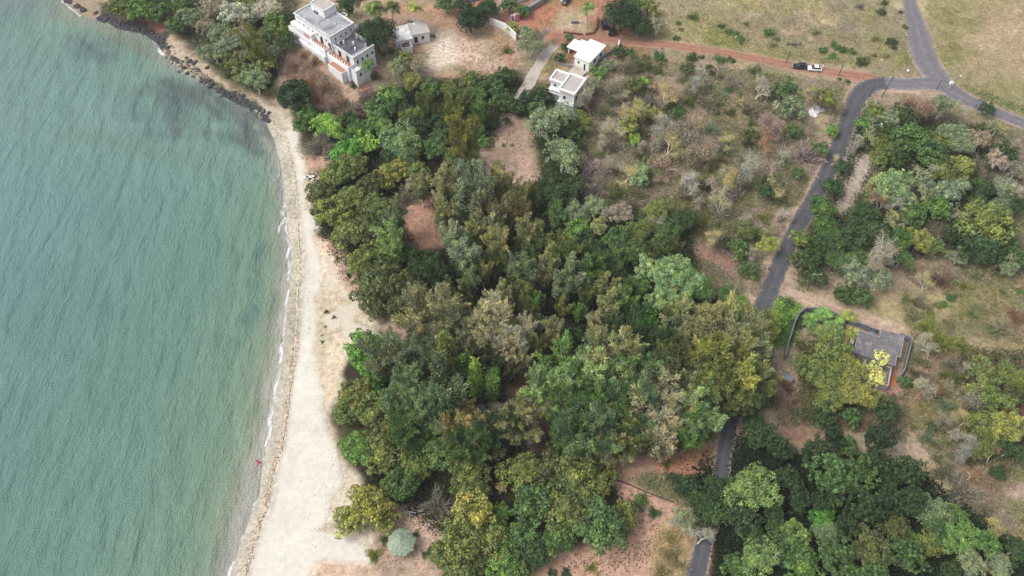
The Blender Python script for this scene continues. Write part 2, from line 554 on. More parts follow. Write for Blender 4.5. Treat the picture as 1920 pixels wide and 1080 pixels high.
paint([(610, 480), (660, 540), (690, 620), (650, 640), (600, 600)], (232, 220, 204), 10, .8, (n2 > .52) * 1.0)
# the rocky headland shore
paint([(300, 60), (325, 75), (390, 130), (470, 195), (545, 240), (520, 250), (440, 195), (330, 130)], (186, 162, 138), 5)
paint([(185, 5), (300, 50), (320, 66), (300, 90), (190, 36)], (82, 70, 70), 4)
paint([(255, 35), (300, 38), (318, 55), (290, 58)], (152, 98, 82), 4)
paint([(370, 142), (395, 150), (445, 180), (430, 192), (390, 168)], (104, 122, 54), 4)
paint([(400, 160), (450, 178), (505, 215), (500, 228), (440, 200)], (78, 80, 78), 4)
# wet sand at the water's edge
wet = smooth(4.6, 2.2, D + 1.2 * (n2 - .5)) * (gy < 188)
col = col * (1 - wet[:, None]) + lin((180, 169, 154)) * wet[:, None]
sub = smooth(.3, -2.0, D)
col = col * (1 - sub[:, None]) + lin((176, 168, 146)) * sub[:, None]
# broad natural variation, none on the sand
bright = smooth(.45, .62, col.mean(1))
f = .80 + .40 * n1
f2 = .78 + .44 * n2
ff = (f * f2)[:, None] * (1 - bright[:, None]) + bright[:, None] * (.84 + .18 * n2[:, None] + .14 * fbm(gx, gy, 2.2, 33, 4)[:, None])
green = ((fbm(gx, gy, 14, 31, 4) > .54) & (n2 > .45)).astype(float) * .35 * (1 - bright) * (D > 6)
col = col * ff
gl = (col @ np.array([.3, .6, .1]))[:, None]
col = np.where(bright[:, None] > .5, col, (gl + (col - gl) * .74) * np.array([1.38, 1.38, 1.29]))
col = col * (1 - green[:, None]) + green[:, None] * lin((112, 120, 66))
nx_, ny_ = GX.shape
idx = np.arange(nx_ * ny_).reshape(nx_, ny_)
quads = np.stack([idx[:-1, :-1], idx[1:, :-1], idx[1:, 1:], idx[:-1, 1:]], -1).reshape(-1, 4)
rough_ = np.clip(1 - bright, 0, 1)
m, n, b = mat('soil_sand_and_dry_turf')
at = N(n, 'ShaderNodeAttribute', attribute_name='Col')
oc = objcoord(n)
t1 = noise(n, .9, 9, .78, oc)
t2 = noise(n, 4.0, 5, .7, oc)
v1 = ramp(n, t1.outputs['Fac'], [(.30, (.46, .45, .43)), (.5, (1, 1, 1)), (.70, (1.5, 1.47, 1.42))])
v2 = ramp(n, t2.outputs['Fac'], [(.3, (.72, .72, .72)), (.7, (1.22, 1.22, 1.22))])
v = mixc(n, 'MULTIPLY', 1.0, v1.outputs['Color'], v2.outputs['Color'])
sandm = N(n, 'ShaderNodeMath', operation='MULTIPLY')
n.links.new(at.outputs['Alpha'], sandm.inputs[0])
sandm.inputs[1].default_value = 1.0
vv = mixc(n, 'MIX', sandm.outputs[0], (1, 1, 1), v)
n.links.new(mixc(n, 'MULTIPLY', 1.0, at.outputs['Color'], vv), b.inputs['Base Color'])
b.inputs['Roughness'].default_value = .95
b.inputs['Specular IOR Level'].default_value = .1
bp = N(n, 'ShaderNodeBump')
bp.inputs['Strength'].default_value = .35
bp.inputs['Distance'].default_value = .4
n.links.new(t1.outputs['Fac'], bp.inputs['Height'])
n.links.new(bp.outputs[0], b.inputs['Normal'])
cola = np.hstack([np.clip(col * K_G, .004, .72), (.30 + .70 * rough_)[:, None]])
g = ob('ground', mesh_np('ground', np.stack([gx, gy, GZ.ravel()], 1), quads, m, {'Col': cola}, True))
tag(g, 'sandy and brown earth ground from the beach to the fields', None, kind='structure')

# ---------------------------------------------------------------- water
wxs = np.concatenate([np.array([-3000, -1500, -800, -500, -350, -260]), np.arange(-215, -38, .6)])
wys = np.concatenate([np.array([-1500, -700, -300, -100, 0]), np.arange(40, 262, .6), np.array([300, 400, 600, 1000, 1800, 3000])])
WX, WY = np.meshgrid(wxs, wys, indexing='ij')
x_, y_ = WX.ravel(), WY.ravel()
d_ = -shore_d(x_, y_)
px_, py_ = to_px(x_, y_, 0)
okw = y_ > 20
nw = fbm(x_, y_, 6, 41, 4) - .5
nb = fbm(x_, y_, 40, 43, 3) - .5
# body colour of the water: sandy in the shallows, jade over the deeper sand
south = smooth(160, 80, y_)
dd = d_ * (1 - .40 * south) + 3 * nw
stops = [(-1, (206, 196, 184)), (1.0, (194, 186, 176)), (2.4, (168, 172, 152)), (4, (148, 168, 144)), (8, (130, 162, 142)), (22, (118, 158, 146)), (55, (116, 156, 152)), (95, (122, 158, 160)), (160, (130, 160, 168))]
sp = np.array([s[0] for s in stops])
wc = np.stack([np.interp(dd, sp, lin([s[1] for s in stops])[:, k]) for k in range(3)], 1)
def wpaint(poly, rgb, soft, amt, nz=0.0):
    global wc
    x2 = px_ + 24 * nw
    y2 = py_ + 20 * (fbm(x_, y_, 6, 45, 3) - .5)
    ii = np.where(okw & (np.abs(px_) < 1200) & (py_ > -200))[0]
    a = smooth(soft, -soft, poly_dist(poly, x2[ii], y2[ii])) * amt
    if nz:
        a = np.clip(a * np.clip(1 + nz * 6 * (fbm(x_[ii] + .5 * y_[ii], y_[ii] * .6, 3.4, 47, 5) - .5), 0, 1.5), 0, 1)
    wc[ii] = wc[ii] * (1 - a[:, None]) + lin(rgb) * a[:, None]
wpaint([(-300, -100), (520, -100), (520, 330), (200, 420), (-300, 500)], (146, 176, 174), 120, .38)  # far water lightened, sheen painted into its colour
wpaint([(225, 200), (240, 180), (300, 140), (380, 150), (470, 205), (490, 250), (460, 275), (400, 262), (340, 258), (270, 265), (262, 235), (225, 215)], (104, 120, 122), 18, .55, .6)
wpaint([(120, 70), (240, 70), (280, 100), (200, 112), (130, 110)], (106, 124, 132), 16, .7, .6)
wpaint([(90, -20), (140, 0), (230, 50), (300, 90), (330, 130), (280, 110), (180, 60), (90, 30)], (156, 160, 140), 14, .7)
wpaint([(-60, -40), (100, -40), (110, 30), (-60, 40)], (138, 148, 152), 20, .5)
wpaint([(300, 140), (420, 185), (500, 235), (512, 300), (470, 290), (380, 200), (290, 160)], (112, 122, 120), 10, .6, .8)
wpaint([(430, 190), (500, 225), (512, 262), (440, 215)], (128, 132, 124), 8, .7)
wpaint([(486, 430), (496, 430), (490, 600), (450, 660), (440, 640), (470, 560)], (96, 130, 124), 10, .6, .8)
wpaint([(100, 250), (180, 245), (420, 300), (400, 320)], (118, 146, 120), 20, .4)
# foam lines, traced
foam = np.zeros(len(x_))
def foamline(pts, w, amt=1.0):
    global foam
    pw = PW(pts)
    lo, hi = pw.min(0) - 6, pw.max(0) + 6
    ii = np.where((x_ > lo[0]) & (x_ < hi[0]) & (y_ > lo[1]) & (y_ < hi[1]))[0]
    ds = seg_dist(pw, x_[ii] + 1.3 * (fbm(x_[ii], y_[ii], 3, 51, 3) - .5) * 2, y_[ii])
    foam[ii] = np.maximum(foam[ii], amt * np.clip(.88 - ds / (w * 1.05), 0, 1))
foamline([(120, 2), (135, 14), (150, 30)], 1.6)
foamline([(262, 60), (278, 62), (296, 83), (306, 102)], 2.0)
foamline([(536, 370), (535, 400), (528, 425), (524, 438)], 1.0)
foamline([(539, 410), (545, 481), (542, 536), (534, 602), (527, 678), (520, 720), (516, 760), (507, 810), (500, 850), (492, 862)], 1.5)
foamline([(527, 313), (527, 338), (531, 400)], .7, .8)
foamline([(487, 925), (478, 960), (464, 985), (455, 1015), (444, 1040), (430, 1085)], 1.5)
foamline([(520, 640), (514, 720), (506, 800), (500, 835)], 1.0, .8)
foamline([(478, 905), (470, 925)], .8, .6)
foamline([(228, 186), (236, 178), (250, 176)], 1.5, .45)
foamline([(434, 185), (470, 203), (500, 235), (512, 262)], .8, .5)
foamline([(315, 120), (345, 142), (375, 152)], .7, .5)
widx = np.arange(len(x_)).reshape(WX.shape)
wq = np.stack([widx[:-1, :-1], widx[1:, :-1], widx[1:, 1:], widx[:-1, 1:]], -1).reshape(-1, 4)
keep = (d_[wq].max(1) > -3.0)
wq = wq[keep]
m, n, b = mat('sea_water')
at = N(n, 'ShaderNodeAttribute', attribute_name='Col')
oc = objcoord(n)
mp = N(n, 'ShaderNodeMapping')
mp.inputs['Rotation'].default_value = (0, 0, R(-52))
mp.inputs['Scale'].default_value = (1.0, .34, 1)
n.links.new(oc, mp.inputs['Vector'])
w1 = noise(n, .26, 2, .45, mp.outputs[0], .2)
w2 = noise(n, 1.7, 4, .6, mp.outputs[0], .2)
w3 = noise(n, 3.2, 3, .6, oc)
ad = N(n, 'ShaderNodeMath', operation='MULTIPLY_ADD')
n.links.new(w2.outputs['Fac'], ad.inputs[0])
ad.inputs[1].default_value = .26
n.links.new(w1.outputs['Fac'], ad.inputs[2])
ad2 = N(n, 'ShaderNodeMath', operation='MULTIPLY_ADD')
n.links.new(w3.outputs['Fac'], ad2.inputs[0])
ad2.inputs[1].default_value = .2
n.links.new(ad.outputs[0], ad2.inputs[2])
bp = N(n, 'ShaderNodeBump')
bp.inputs['Strength'].default_value = 1.0
bp.inputs['Distance'].default_value = 2.1
n.links.new(ad2.outputs[0], bp.inputs['Height'])
# colour varied along with the ripples
rp = ramp(n, w2.outputs['Fac'], [(.32, (.90, .93, .92)), (.68, (1.13, 1.10, 1.10))])
c1 = mixc(n, 'MULTIPLY', 1.0, at.outputs['Color'], rp.outputs['Color'])
rp3 = ramp(n, w3.outputs['Fac'], [(.34, (.86, .88, .88)), (.5, (1, 1, 1)), (.68, (1.24, 1.2, 1.18))])  # fine sparkle and pale ripple tips painted into the colour
c1 = mixc(n, 'MULTIPLY', 1.0, c1, rp3.outputs['Color'])
wp = noise(n, .035, 4, .6, oc, .6)
rp4 = ramp(n, wp.outputs['Fac'], [(.35, (.93, .95, .95)), (.65, (1.07, 1.05, 1.04))])
c1 = mixc(n, 'MULTIPLY', 1.0, c1, rp4.outputs['Color'])
fn = noise(n, 2.8, 6, .8, oc)
fa = N(n, 'ShaderNodeMath', operation='ADD')
n.links.new(at.outputs['Alpha'], fa.inputs[0])
n.links.new(fn.outputs['Fac'], fa.inputs[1])
fr = ramp(n, fa.outputs[0], [(.98, (0, 0, 0)), (1.0, (1, 1, 1))])
mr = N(n, 'ShaderNodeMapRange')
mr.inputs['From Min'].default_value = 1.06
mr.inputs['From Max'].default_value = 1.30
n.links.new(fa.outputs[0], mr.inputs['Value'])
n.links.new(mixc(n, 'MIX', mr.outputs[0], c1, (.74, .75, .77)), b.inputs['Base Color'])
rr = N(n, 'ShaderNodeMapRange')
rr.inputs['To Min'].default_value = .12
rr.inputs['To Max'].default_value = .8
n.links.new(mr.outputs[0], rr.inputs['Value'])
n.links.new(rr.outputs[0], b.inputs['Roughness'])
b.inputs['IOR'].default_value = 1.33
n.links.new(bp.outputs[0], b.inputs['Normal'])
gw = (wc @ np.array([.3, .6, .1]))[:, None]
wc = (gw + (wc - gw) * .95) * np.array([.84, .90, .88])
wcol = np.hstack([np.clip(wc * K_G * 1.04, .004, .7), foam[:, None]])
wt = ob('water', mesh_np('water', np.stack([x_, y_, np.zeros(len(x_))], 1), wq, m, {'Col': wcol}, True))
tag(wt, 'jade green shallow sea with small ripples', None, kind='structure')

# ---------------------------------------------------------------- roads (sheets that follow the ground)
def resample(pts, step):
    pts = [np.array(p, float) for p in pts]
    # Catmull-Rom through the traced points
    out = []
    n_ = len(pts)
    for i in range(n_ - 1):
        p0, p1, p2, p3 = pts[max(i - 1, 0)], pts[i], pts[i + 1], pts[min(i + 2, n_ - 1)]
        k = max(2, int(np.linalg.norm(p2 - p1) / step))
        for j in range(k):
            t = j / k
            out.append(.5 * ((2 * p1) + (-p0 + p2) * t + (2 * p0 - 5 * p1 + 4 * p2 - p3) * t * t + (-p0 + 3 * p1 - 3 * p2 + p3) * t ** 3))
    out.append(pts[-1])
    return out
def strip(name, px, width, up, m, label, edge=.18, seed=0):
    cl = resample([G(*p)[:2] for p in px], 1.2)
    w = np.interp(np.linspace(0, 1, len(cl)), np.linspace(0, 1, len(width)), width)
    v = []
    f = []
    nx = 6
    U = []
    for i, c in enumerate(cl):
        a = cl[max(i - 1, 0)]
        b_ = cl[min(i + 1, len(cl) - 1)]
        t = (b_ - a) / (np.linalg.norm(b_ - a) + 1e-9)
        nn = np.array([-t[1], t[0]])
        for k in range(nx + 1):
            s = k / nx * 2 - 1
            e = s * w[i] / 2
            if k in (0, nx):
                e += s * edge * (float(vnoise(i * .7, k * 3 + seed)) - .5) * 3
            q = c + nn * e
            U.append((abs(s), i / 10, 0))
            v.append((q[0], q[1], H(q[0], q[1]) + up - (.06 if k in (0, nx) else 0)))
        if i:
            for k in range(nx):
                f.append(((i - 1) * (nx + 1) + k, i * (nx + 1) + k, i * (nx + 1) + k + 1, (i - 1) * (nx + 1) + k + 1))
    f = [q[::-1] for q in f]
    o = ob(name, mesh_np(name, v, f, m, {'Col': np.array(U)}, True))
    tag(o, label, None, kind='structure')
    return o
def road_mat(name, base, dark, dust):
    m, n, b = mat(name)
    oc = objcoord(n)
    at = N(n, 'ShaderNodeAttribute', attribute_name='Col')
    sep = N(n, 'ShaderNodeSeparateColor')
    n.links.new(at.outputs['Color'], sep.inputs[0])
    t = noise(n, .7, 6, .7, oc)
    c1 = ramp(n, t.outputs['Fac'], [(.3, tuple(lin(dark))), (.55, tuple(lin(base))), (.75, tuple(lin(base) * 1.25))])
    # worn wheel tracks
    tr = ramp(n, sep.outputs[0], [(.0, (1.06, 1.06, 1.06)), (.28, (.86, .86, .86)), (.5, (.88, .88, .88)), (.7, (1.1, 1.1, 1.08))])
    c2 = mixc(n, 'MULTIPLY', 1.0, c1.outputs['Color'], tr.outputs['Color'])
    # grit washed over the ragged edges
    t2 = noise(n, 1.1, 5, .7, oc)
    ad = N(n, 'ShaderNodeMath', operation='ADD')
    n.links.new(sep.outputs[0], ad.inputs[0])
    n.links.new(t2.outputs['Fac'], ad.inputs[1])
    er = ramp(n, ad.outputs[0], [(.0, (0, 0, 0)), (1.0, (1, 1, 1))])
    mr = N(n, 'ShaderNodeMapRange')
    mr.inputs['From Min'].default_value = 1.28
    mr.inputs['From Max'].default_value = 1.45
    n.links.new(ad.outputs[0], mr.inputs['Value'])
    n.links.new(mixc(n, 'MIX', mr.outputs[0], c2, tuple(lin(dust))), b.inputs['Base Color'])
    b.inputs['Roughness'].default_value = .9
    return m
M['asphalt'] = road_mat('asphalt', (80, 80, 85), (64, 64, 69), (150, 130, 114))
M['asphalt_pale'] = road_mat('dusty_asphalt', (112, 108, 112), (94, 90, 96), (156, 136, 120))
M['reddirt'] = road_mat('red_laterite', (150, 110, 90), (128, 90, 72), (150, 126, 104))
M['verge'] = plain('pinkish_verge_grit', (176, 150, 134), .95, .2, 1.2, stain=(150, 124, 106))
ROAD_MAIN = [(1668, 156), (1635, 160), (1612, 178), (1593, 218), (1573, 275), (1548, 330), (1515, 392), (1488, 440), (1466, 490), (1445, 540), (1422, 600), (1402, 670), (1384, 740),
             (1368, 800), (1357, 850), (1350, 900), (1338, 960), (1322, 1010), (1312, 1050), (1298, 1120)]
ROAD_CROSS = [(1695, -60), (1705, 0), (1718, 50), (1735, 110), (1762, 150), (1795, 178), (1840, 200), (1890, 220), (1990, 262)]
ROAD_LINK = [(1768, 158), (1740, 156), (1700, 158), (1660, 156)]
ROAD_DIRT = [(1650, 150), (1595, 141), (1530, 131), (1470, 121), (1400, 107), (1330, 95), (1260, 86), (1200, 80), (1150, 74), (1100, 71), (1040, 71)]
DIRT_UP = [(1130, 72), (1126, 55), (1126, 38), (1132, 15), (1142, -20)]
LANE = [(1040, 84), (1022, 104), (1004, 134), (986, 166), (972, 193)]
strip('road', ROAD_MAIN, [6.4, 5.6, 5.0, 4.7, 4.6, 4.8, 4.0, 3.6, 3.6, 4.2], .12, M['asphalt'], 'dark tarmac road running from the junction down between the trees', seed=1)
strip('road', ROAD_CROSS, [3.8, 4.8, 6.6, 9.0, 6.6, 4.8, 4.6], .125, M['asphalt_pale'], 'dusty tarmac road passing the dry field beyond the junction', seed=2)
strip('road', ROAD_LINK, [7.5, 5.8, 5.6, 6.0], .13, M['asphalt_pale'], 'short pale tarmac link at the road junction', seed=3)
strip('road_verge', [(1586, 205), (1560, 275), (1530, 330), (1500, 388), (1470, 436), (1445, 490), (1424, 540), (1404, 595)], [1.6, 1.2, 1.8, 2.6, 2.4, 3.0, 3.4], .07, M['verge'], 'pinkish grit verge along the tarmac road', seed=4)
strip('road_verge', [(1640, 168), (1680, 172), (1725, 172)], [1.5, 1.6, 1.4], .07, M['verge'], 'pinkish grit verge below the junction', seed=6)
strip('dirt_road', ROAD_DIRT, [4.5, 4.2, 4.2, 4.0, 4.0, 4.2, 4.6, 6.0], .10, M['reddirt'], 'red dirt road running past the parked cars', edge=.4, seed=5)
strip('dirt_road', DIRT_UP, [4.5, 4.0, 3.4, 4], .104, M['reddirt'], 'red dirt track climbing beside the mango trees', edge=.4, seed=7)
strip('lane', LANE, [3.2, 3.4, 3.5, 3.6], .11, M['lane'], 'worn pale concrete lane beside the two storey house', edge=.2, seed=8)
strip('path', [(612, 212), (640, 190), (665, 172), (682, 160)], [1.0, .9, .9], .08, M['verge'], 'narrow pale footpath climbing the burnt slope to the villa', edge=.2, seed=9)
strip('path', [(1478, 546), (1520, 563), (1575, 585), (1640, 610), (1700, 628)], [1.5, 1.6, 1.5, 1.3], .08, M['verge'], 'sandy footpath along the compound wall', edge=.3, seed=10)
strip('wrack_line', [(503, 226), (528, 249), (540, 281), (553, 328), (556, 381), (560, 440), (561, 485), (558, 549), (556, 613), (553, 667), (543, 730), (534, 800), (522, 852), (506, 904), (496, 955), (481, 1002), (462, 1070), (445, 1120)],
      [.5, .3, .5, .6, .6, .8, .8], .03, plain('seaweed_stained_sand', (200, 186, 166), .95, .2, 3, stain=(172, 152, 128)), 'thin brown line of dried seaweed along the sand', edge=.35, seed=11)

# ================================================================ VEGETATION MODELS
def unit(v):
    return v / (np.linalg.norm(v, axis=-1, keepdims=True) + 1e-9)
def leaves(pos, nrm, size, aspect, rs, along=None):
    """pointed leaf blades (4 corners each) lying roughly across nrm"""
    n_ = len(pos)
    r = unit(rs.normal(size=(n_, 3)))
    if along is None:
        t = unit(np.cross(nrm, r))
    else:
        t = unit(along)
    s = unit(np.cross(nrm, t))
    L = size[:, None] * t
    B = size[:, None] * aspect * s
    c = pos
    v = np.stack([c - L * .5, c + B * .5 - L * .05, c + L * .5, c - B * .5 - L * .05], 1).reshape(-1, 3)
    q = np.arange(n_ * 4).reshape(-1, 4)
    return v, q
def tint3(n_, rs, clump):
    """per leaf, per clump and turned-leaf values"""
    cl = rs.rand(clump.max() + 1)
    tu = rs.rand(clump.max() + 1)
    a = np.stack([rs.rand(n_), cl[clump], np.clip(tu[clump] * .8 + .2 * rs.rand(n_), 0, 1)], 1)
    return np.repeat(a, 4, 0)
def tubes(paths, sides=5):
    """paths: list of (pts, radii) -> verts, quads"""
    V = []
    Q = []
    k = 0
    for pts, rad in paths:
        pts = np.asarray(pts, float)
        n_ = len(pts)
        for i in range(n_):
            d = pts[min(i + 1, n_ - 1)] - pts[max(i - 1, 0)]
            d = d / (np.linalg.norm(d) + 1e-9)
            a = np.cross(d, [0.3, 0.9, 0.2])
            a /= np.linalg.norm(a) + 1e-9
            b_ = np.cross(d, a)
            th = np.arange(sides) * 2 * PI / sides
            V.append(pts[i] + rad[i] * (np.cos(th)[:, None] * a + np.sin(th)[:, None] * b_))
            if i:
                for s in range(sides):
                    Q.append((k + (i - 1) * sides + s, k + (i - 1) * sides + (s + 1) % sides, k + i * sides + (s + 1) % sides, k + i * sides + s))
        k += n_ * sides
    return np.vstack(V), np.array(Q)
def curve(p0, p1, bend, rs, n_=5):
    p0 = np.array(p0, float)
    p1 = np.array(p1, float)
    L = np.linalg.norm(p1 - p0)
    m_ = (p0 + p1) / 2 + rs.normal(size=3) * L * bend
    t = np.linspace(0, 1, n_)[:, None]
    return p0 * (1 - t) ** 2 + 2 * m_ * t * (1 - t) + p1 * t ** 2
def broad(name, Rr, Ht, seed, leaf=.42, nclump=80, per=62, flat=.72, lean=(0, 0), low=-.25, barkm='bark', gap=.0, clr=.27, rough_out=.18):
    rs = np.random.RandomState(seed)
    zc = Ht - Rr * flat
    ph = rs.rand(4) * 6.28
    cs = []
    cr = []
    k = 0
    while len(cs) < nclump and k < nclump * 20:
        k += 1
        d = unit(rs.normal(size=3))
        if d[2] < low:
            continue
        az = math.atan2(d[1], d[0])
        o = 1 + rough_out * (math.sin(2 * az + ph[0]) * .6 + math.sin(3 * az + ph[1]) * .5 + math.sin(5 * az + ph[2]) * .35 + .5 * math.sin(4 * d[2] + ph[3]))
        q = (rs.uniform(.55, 1.0) if rs.rand() < .75 else rs.uniform(.2, .6)) * o
        p = d * Rr * q * np.array([1, 1, flat]) * .86
        r = Rr * clr * rs.uniform(.65, 1.25)
        cs.append(p + [lean[0], lean[1], zc])
        cr.append(r)
    cs = np.array(cs)
    cr = np.array(cr)
    cnt = (per * (cr / (Rr * clr)) ** 2).astype(int) + 4
    ci = np.repeat(np.arange(len(cs)), cnt)
    n_ = len(ci)
    d = unit(rs.normal(size=(n_, 3)) + unit(cs[ci] - [lean[0], lean[1], zc - Rr * .4]) * .9)
    rad = cr[ci] * rs.uniform(.72, 1.05, n_)
    pos = cs[ci] + d * rad[:, None] * np.array([1, 1, .8])
    nr = unit(d + rs.normal(size=(n_, 3)) * .55 + [0, 0, .25])
    v, q = leaves(pos, nr, leaf * rs.uniform(.35, 1.35, n_), .62, rs)
    cme = mesh_np(name + '_crown', v, q, M['leaf'], {'tint': tint3(n_, rs, ci)})
    paths = []
    base = np.array([0, 0, -.3])
    fork = np.array([lean[0] * .4, lean[1] * .4, max(.8, Ht * .28)])
    rt = max(.07, Rr * .055)
    paths.append((curve(base, fork, .04, rs), np.linspace(rt * 1.4, rt, 5)))
    pick = rs.permutation(len(cs))[:9]
    for i in pick:
        paths.append((curve(fork - [0, 0, .2], cs[i], .12, rs), np.linspace(rt * .65, rt * .12, 5)))
    tv, tq = tubes(paths)
    return dict(kind='tree', crown=cme, trunk=mesh_np(name + '_trunk', tv, tq, M[barkm], None, True), R=Rr, H=Ht, zc=zc)
def casuarina(name, Ht, Wd, seed, nlead=7, lobes=17, per=90, spread=.24, dead=0, barkm='greybark', start=.16, lobe=.66, strand=1.0):
    rs = np.random.RandomState(seed)
    cs, rads, axs = [], [], []
    lw_ = strand > 1
    paths = []
    rt = .2
    fork = np.array([0, 0, Ht * .14])
    paths.append((curve([0, 0, -.3], fork, .02, rs, 3), np.linspace(rt * 1.4, rt, 3)))
    for L in range(nlead):
        az = 2 * PI * L / nlead + rs.uniform(-.5, .5)
        tilt = spread * rs.uniform(.45, 1.15) if L else .03
        hh = Ht * (rs.uniform(.66, .97) if L else 1.0) * (1 - .25 * tilt)
        top = np.array([math.cos(az) * math.sin(tilt) * hh, math.sin(az) * math.sin(tilt) * hh, hh])
        cv = curve(fork, top, .05, rs, 7)
        paths.append((cv, np.linspace(rt * .55, .03, 7)))
        for k in range(lobes):
            t = start + (1 - start) * ((k + rs.rand()) / lobes)
            i = t * 6
            i0 = min(int(i), 5)
            p = cv[i0] * (1 - (i - i0)) + cv[i0 + 1] * (i - i0)
            rr_ = Wd * (.2 if strand > 1 else .13) * (1.15 - .95 * (t - start) / (1 - start)) * rs.uniform(.4, 1.2)
            a2 = rs.rand() * 6.28
            off = np.array([math.cos(a2) * rr_, math.sin(a2) * rr_, rs.uniform(-.1, .5)])
            cs.append(p + off)
            rads.append(lobe * rs.uniform(.65, 1.15) * (1.1 - .3 * t))
            ho = unit(np.array([off[0], off[1], 0.0])) + unit(top - fork) * np.array([1, 1, 0]) * 1.4
            axs.append(unit(ho * rs.uniform(.5, 1.1) + np.array([0, 0, (.75 if strand > 1 else 1.5) + rs.rand() * .5])))
            if k % 3 == 0:
                paths.append((np.array([p, p + off]), [.05, .02]))
    cs = np.array(cs)
    rads = np.array(rads)
    axs = np.array(axs)
    n_ = len(cs) * per
    ci = np.repeat(np.arange(len(cs)), per)
    d = unit(rs.normal(size=(n_, 3)))
    rr_ = rads[ci] * rs.uniform(.45, 1.0, n_)
    # needles strung along short branchlets that sweep out and up from each leader
    bl = (rs.uniform(1.0, 1.9, len(cs)) * (1.4 if strand > 1 else .85))[ci]
    u_ = rs.rand(n_) ** .8
    jit = rs.normal(size=(n_, 3)) * ((.34 - .2 * u_) * (1.3 if strand > 1 else 1.1))[:, None]
    pos = cs[ci] + axs[ci] * (bl * u_)[:, None] + jit
    al = unit(axs[ci] + jit * 1.2 + rs.normal(size=(n_, 3)) * .28)
    nr = unit(np.cross(al, rs.normal(size=(n_, 3))) + [0, 0, .3])
    v, q = leaves(pos, nr, strand * rs.uniform(.34, .62, n_), .36 / strand ** 1.4, rs, along=al)
    cme = mesh_np(name + '_crown', v, q, M['leaf'], {'tint': tint3(n_, rs, ci)})
    tv, tq = tubes(paths, 4)
    return dict(kind='tree', crown=cme, trunk=mesh_np(name + '_trunk', tv, tq, M[barkm], None, True), R=Wd / 2, H=Ht, zc=Ht * .6)
def branches(rs, p, d, L, r, depth, out, spread=.55, up=.25):
    n_ = 4
    pts = [np.array(p, float)]
    dd_ = np.array(d, float)
    for i in range(n_):
        dd_ = unit(dd_ + rs.normal(size=3) * .13 + [0, 0, up * .12])
        pts.append(pts[-1] + dd_ * L / n_)
    out.append((pts, np.linspace(r, r * .62, n_ + 1)))
    if depth == 0:
        return
    for k in range(rs.randint(2, 4) if depth < 4 else 3):
        nd = unit(dd_ + unit(rs.normal(size=3)) * spread + [0, 0, up])
        branches(rs, pts[-1] if k else pts[-2], nd, L * rs.uniform(.6, .85), r * .64, depth - 1, out, spread, up)
def bare(name, Ht, seed, m_, depth=4, spread=.7, r=.13, leafy=0, leaf=.16, up=.2, fine=0):
    rs = np.random.RandomState(seed)
    out = []
    branches(rs, (0, 0, -.2), unit(np.array([rs.normal() * .25, rs.normal() * .25, 1])), Ht * .36, r, depth, out, spread, up)
    tv, tq = tubes(out, 3)
    ext = np.abs(tv[:, :2]).max()
    d_ = dict(kind='tree', trunk=mesh_np(name + '_limbs', tv, tq, M[m_], None, True), R=max(.5, ext * .8), H=tv[:, 2].max(), zc=tv[:, 2].max() * .6, crown=None)
    tips = np.array([o[0][-1] for o in out] + [o[0][-2] for o in out] + [o[0][2] for o in out])
    if leafy:
        ci = np.repeat(np.arange(len(tips)), leafy)
        n_ = len(ci)
        pos = tips[ci] + rs.normal(size=(n_, 3)) * .33
        nr = unit(rs.normal(size=(n_, 3)) + [0, 0, .6])
        v, q = leaves(pos, nr, leaf * rs.uniform(.6, 1.5, n_), .5, rs)
        d_['crown'] = mesh_np(name + '_crown', v, q, M['leaf'], {'tint': tint3(n_, rs, ci)})
    elif fine:
        ci = np.repeat(np.arange(len(tips)), fine)
        n_ = len(ci)
        al = unit(rs.normal(size=(n_, 3)) + [0, 0, .5])
        pos = tips[ci] + al * .35
        v, q = leaves(pos, unit(rs.normal(size=(n_, 3))), rs.uniform(.5, 1.1, n_), .045, rs, along=al)
        d_['crown'] = mesh_np(name + '_twigs', v, q, M['leaf'], {'tint': tint3(n_, rs, ci)})
    return d_
def palm(name, Ht, seed, L=2.6, nf=17, lean=.5, shrub=False):
    rs = np.random.RandomState(seed)
    top = np.array([rs.normal() * lean, rs.normal() * lean, Ht])
    tv, tq = tubes([(curve([0, 0, -.3], top, .04, rs, 8), np.linspace(.2, .11, 8))], 6)
    V, nq = [], 0
    for k in range(nf):
        az = 2 * PI * k / nf + rs.uniform(-.2, .2)
        el = rs.uniform(-.1, 1.1)
        t = np.linspace(0, 1, 11)
        hx = L * (t * math.cos(el) + 0)
        hz = L * (t * math.sin(el) - .55 * t * t)
        ctr = np.stack([np.cos(az) * hx, np.sin(az) * hx, hz], 1) + top
        side = np.array([-math.sin(az), math.cos(az), 0])
        for i in range(10):
            a, b_ = ctr[i], ctr[i + 1]
            w = L * .30 * math.sin(PI * min(1, .12 + t[i] * .88)) + .08
            f_ = (b_ - a)
            for sgn in (-1, 1):
                for h_ in (0, .5):
                    c0 = a + f_ * h_
                    tip = c0 + side * sgn * w + f_ * 1.3 + np.array([0, 0, -w * .35 + rs.normal() * .03])
                    V += [c0, c0 + f_ * .55, tip, tip - f_ * .2]
    V = np.array(V)
    n_ = len(V) // 4
    q = np.arange(len(V)).reshape(-1, 4)
    ci = np.arange(n_) // 40
    return dict(kind='tree', crown=mesh_np(name + '_fronds', V, q, M['leaf'], {'tint': tint3(n_, rs, ci)}), trunk=mesh_np(name + '_stem', tv, tq, M['greybark'], None, True), R=L, H=Ht + .6, zc=Ht)
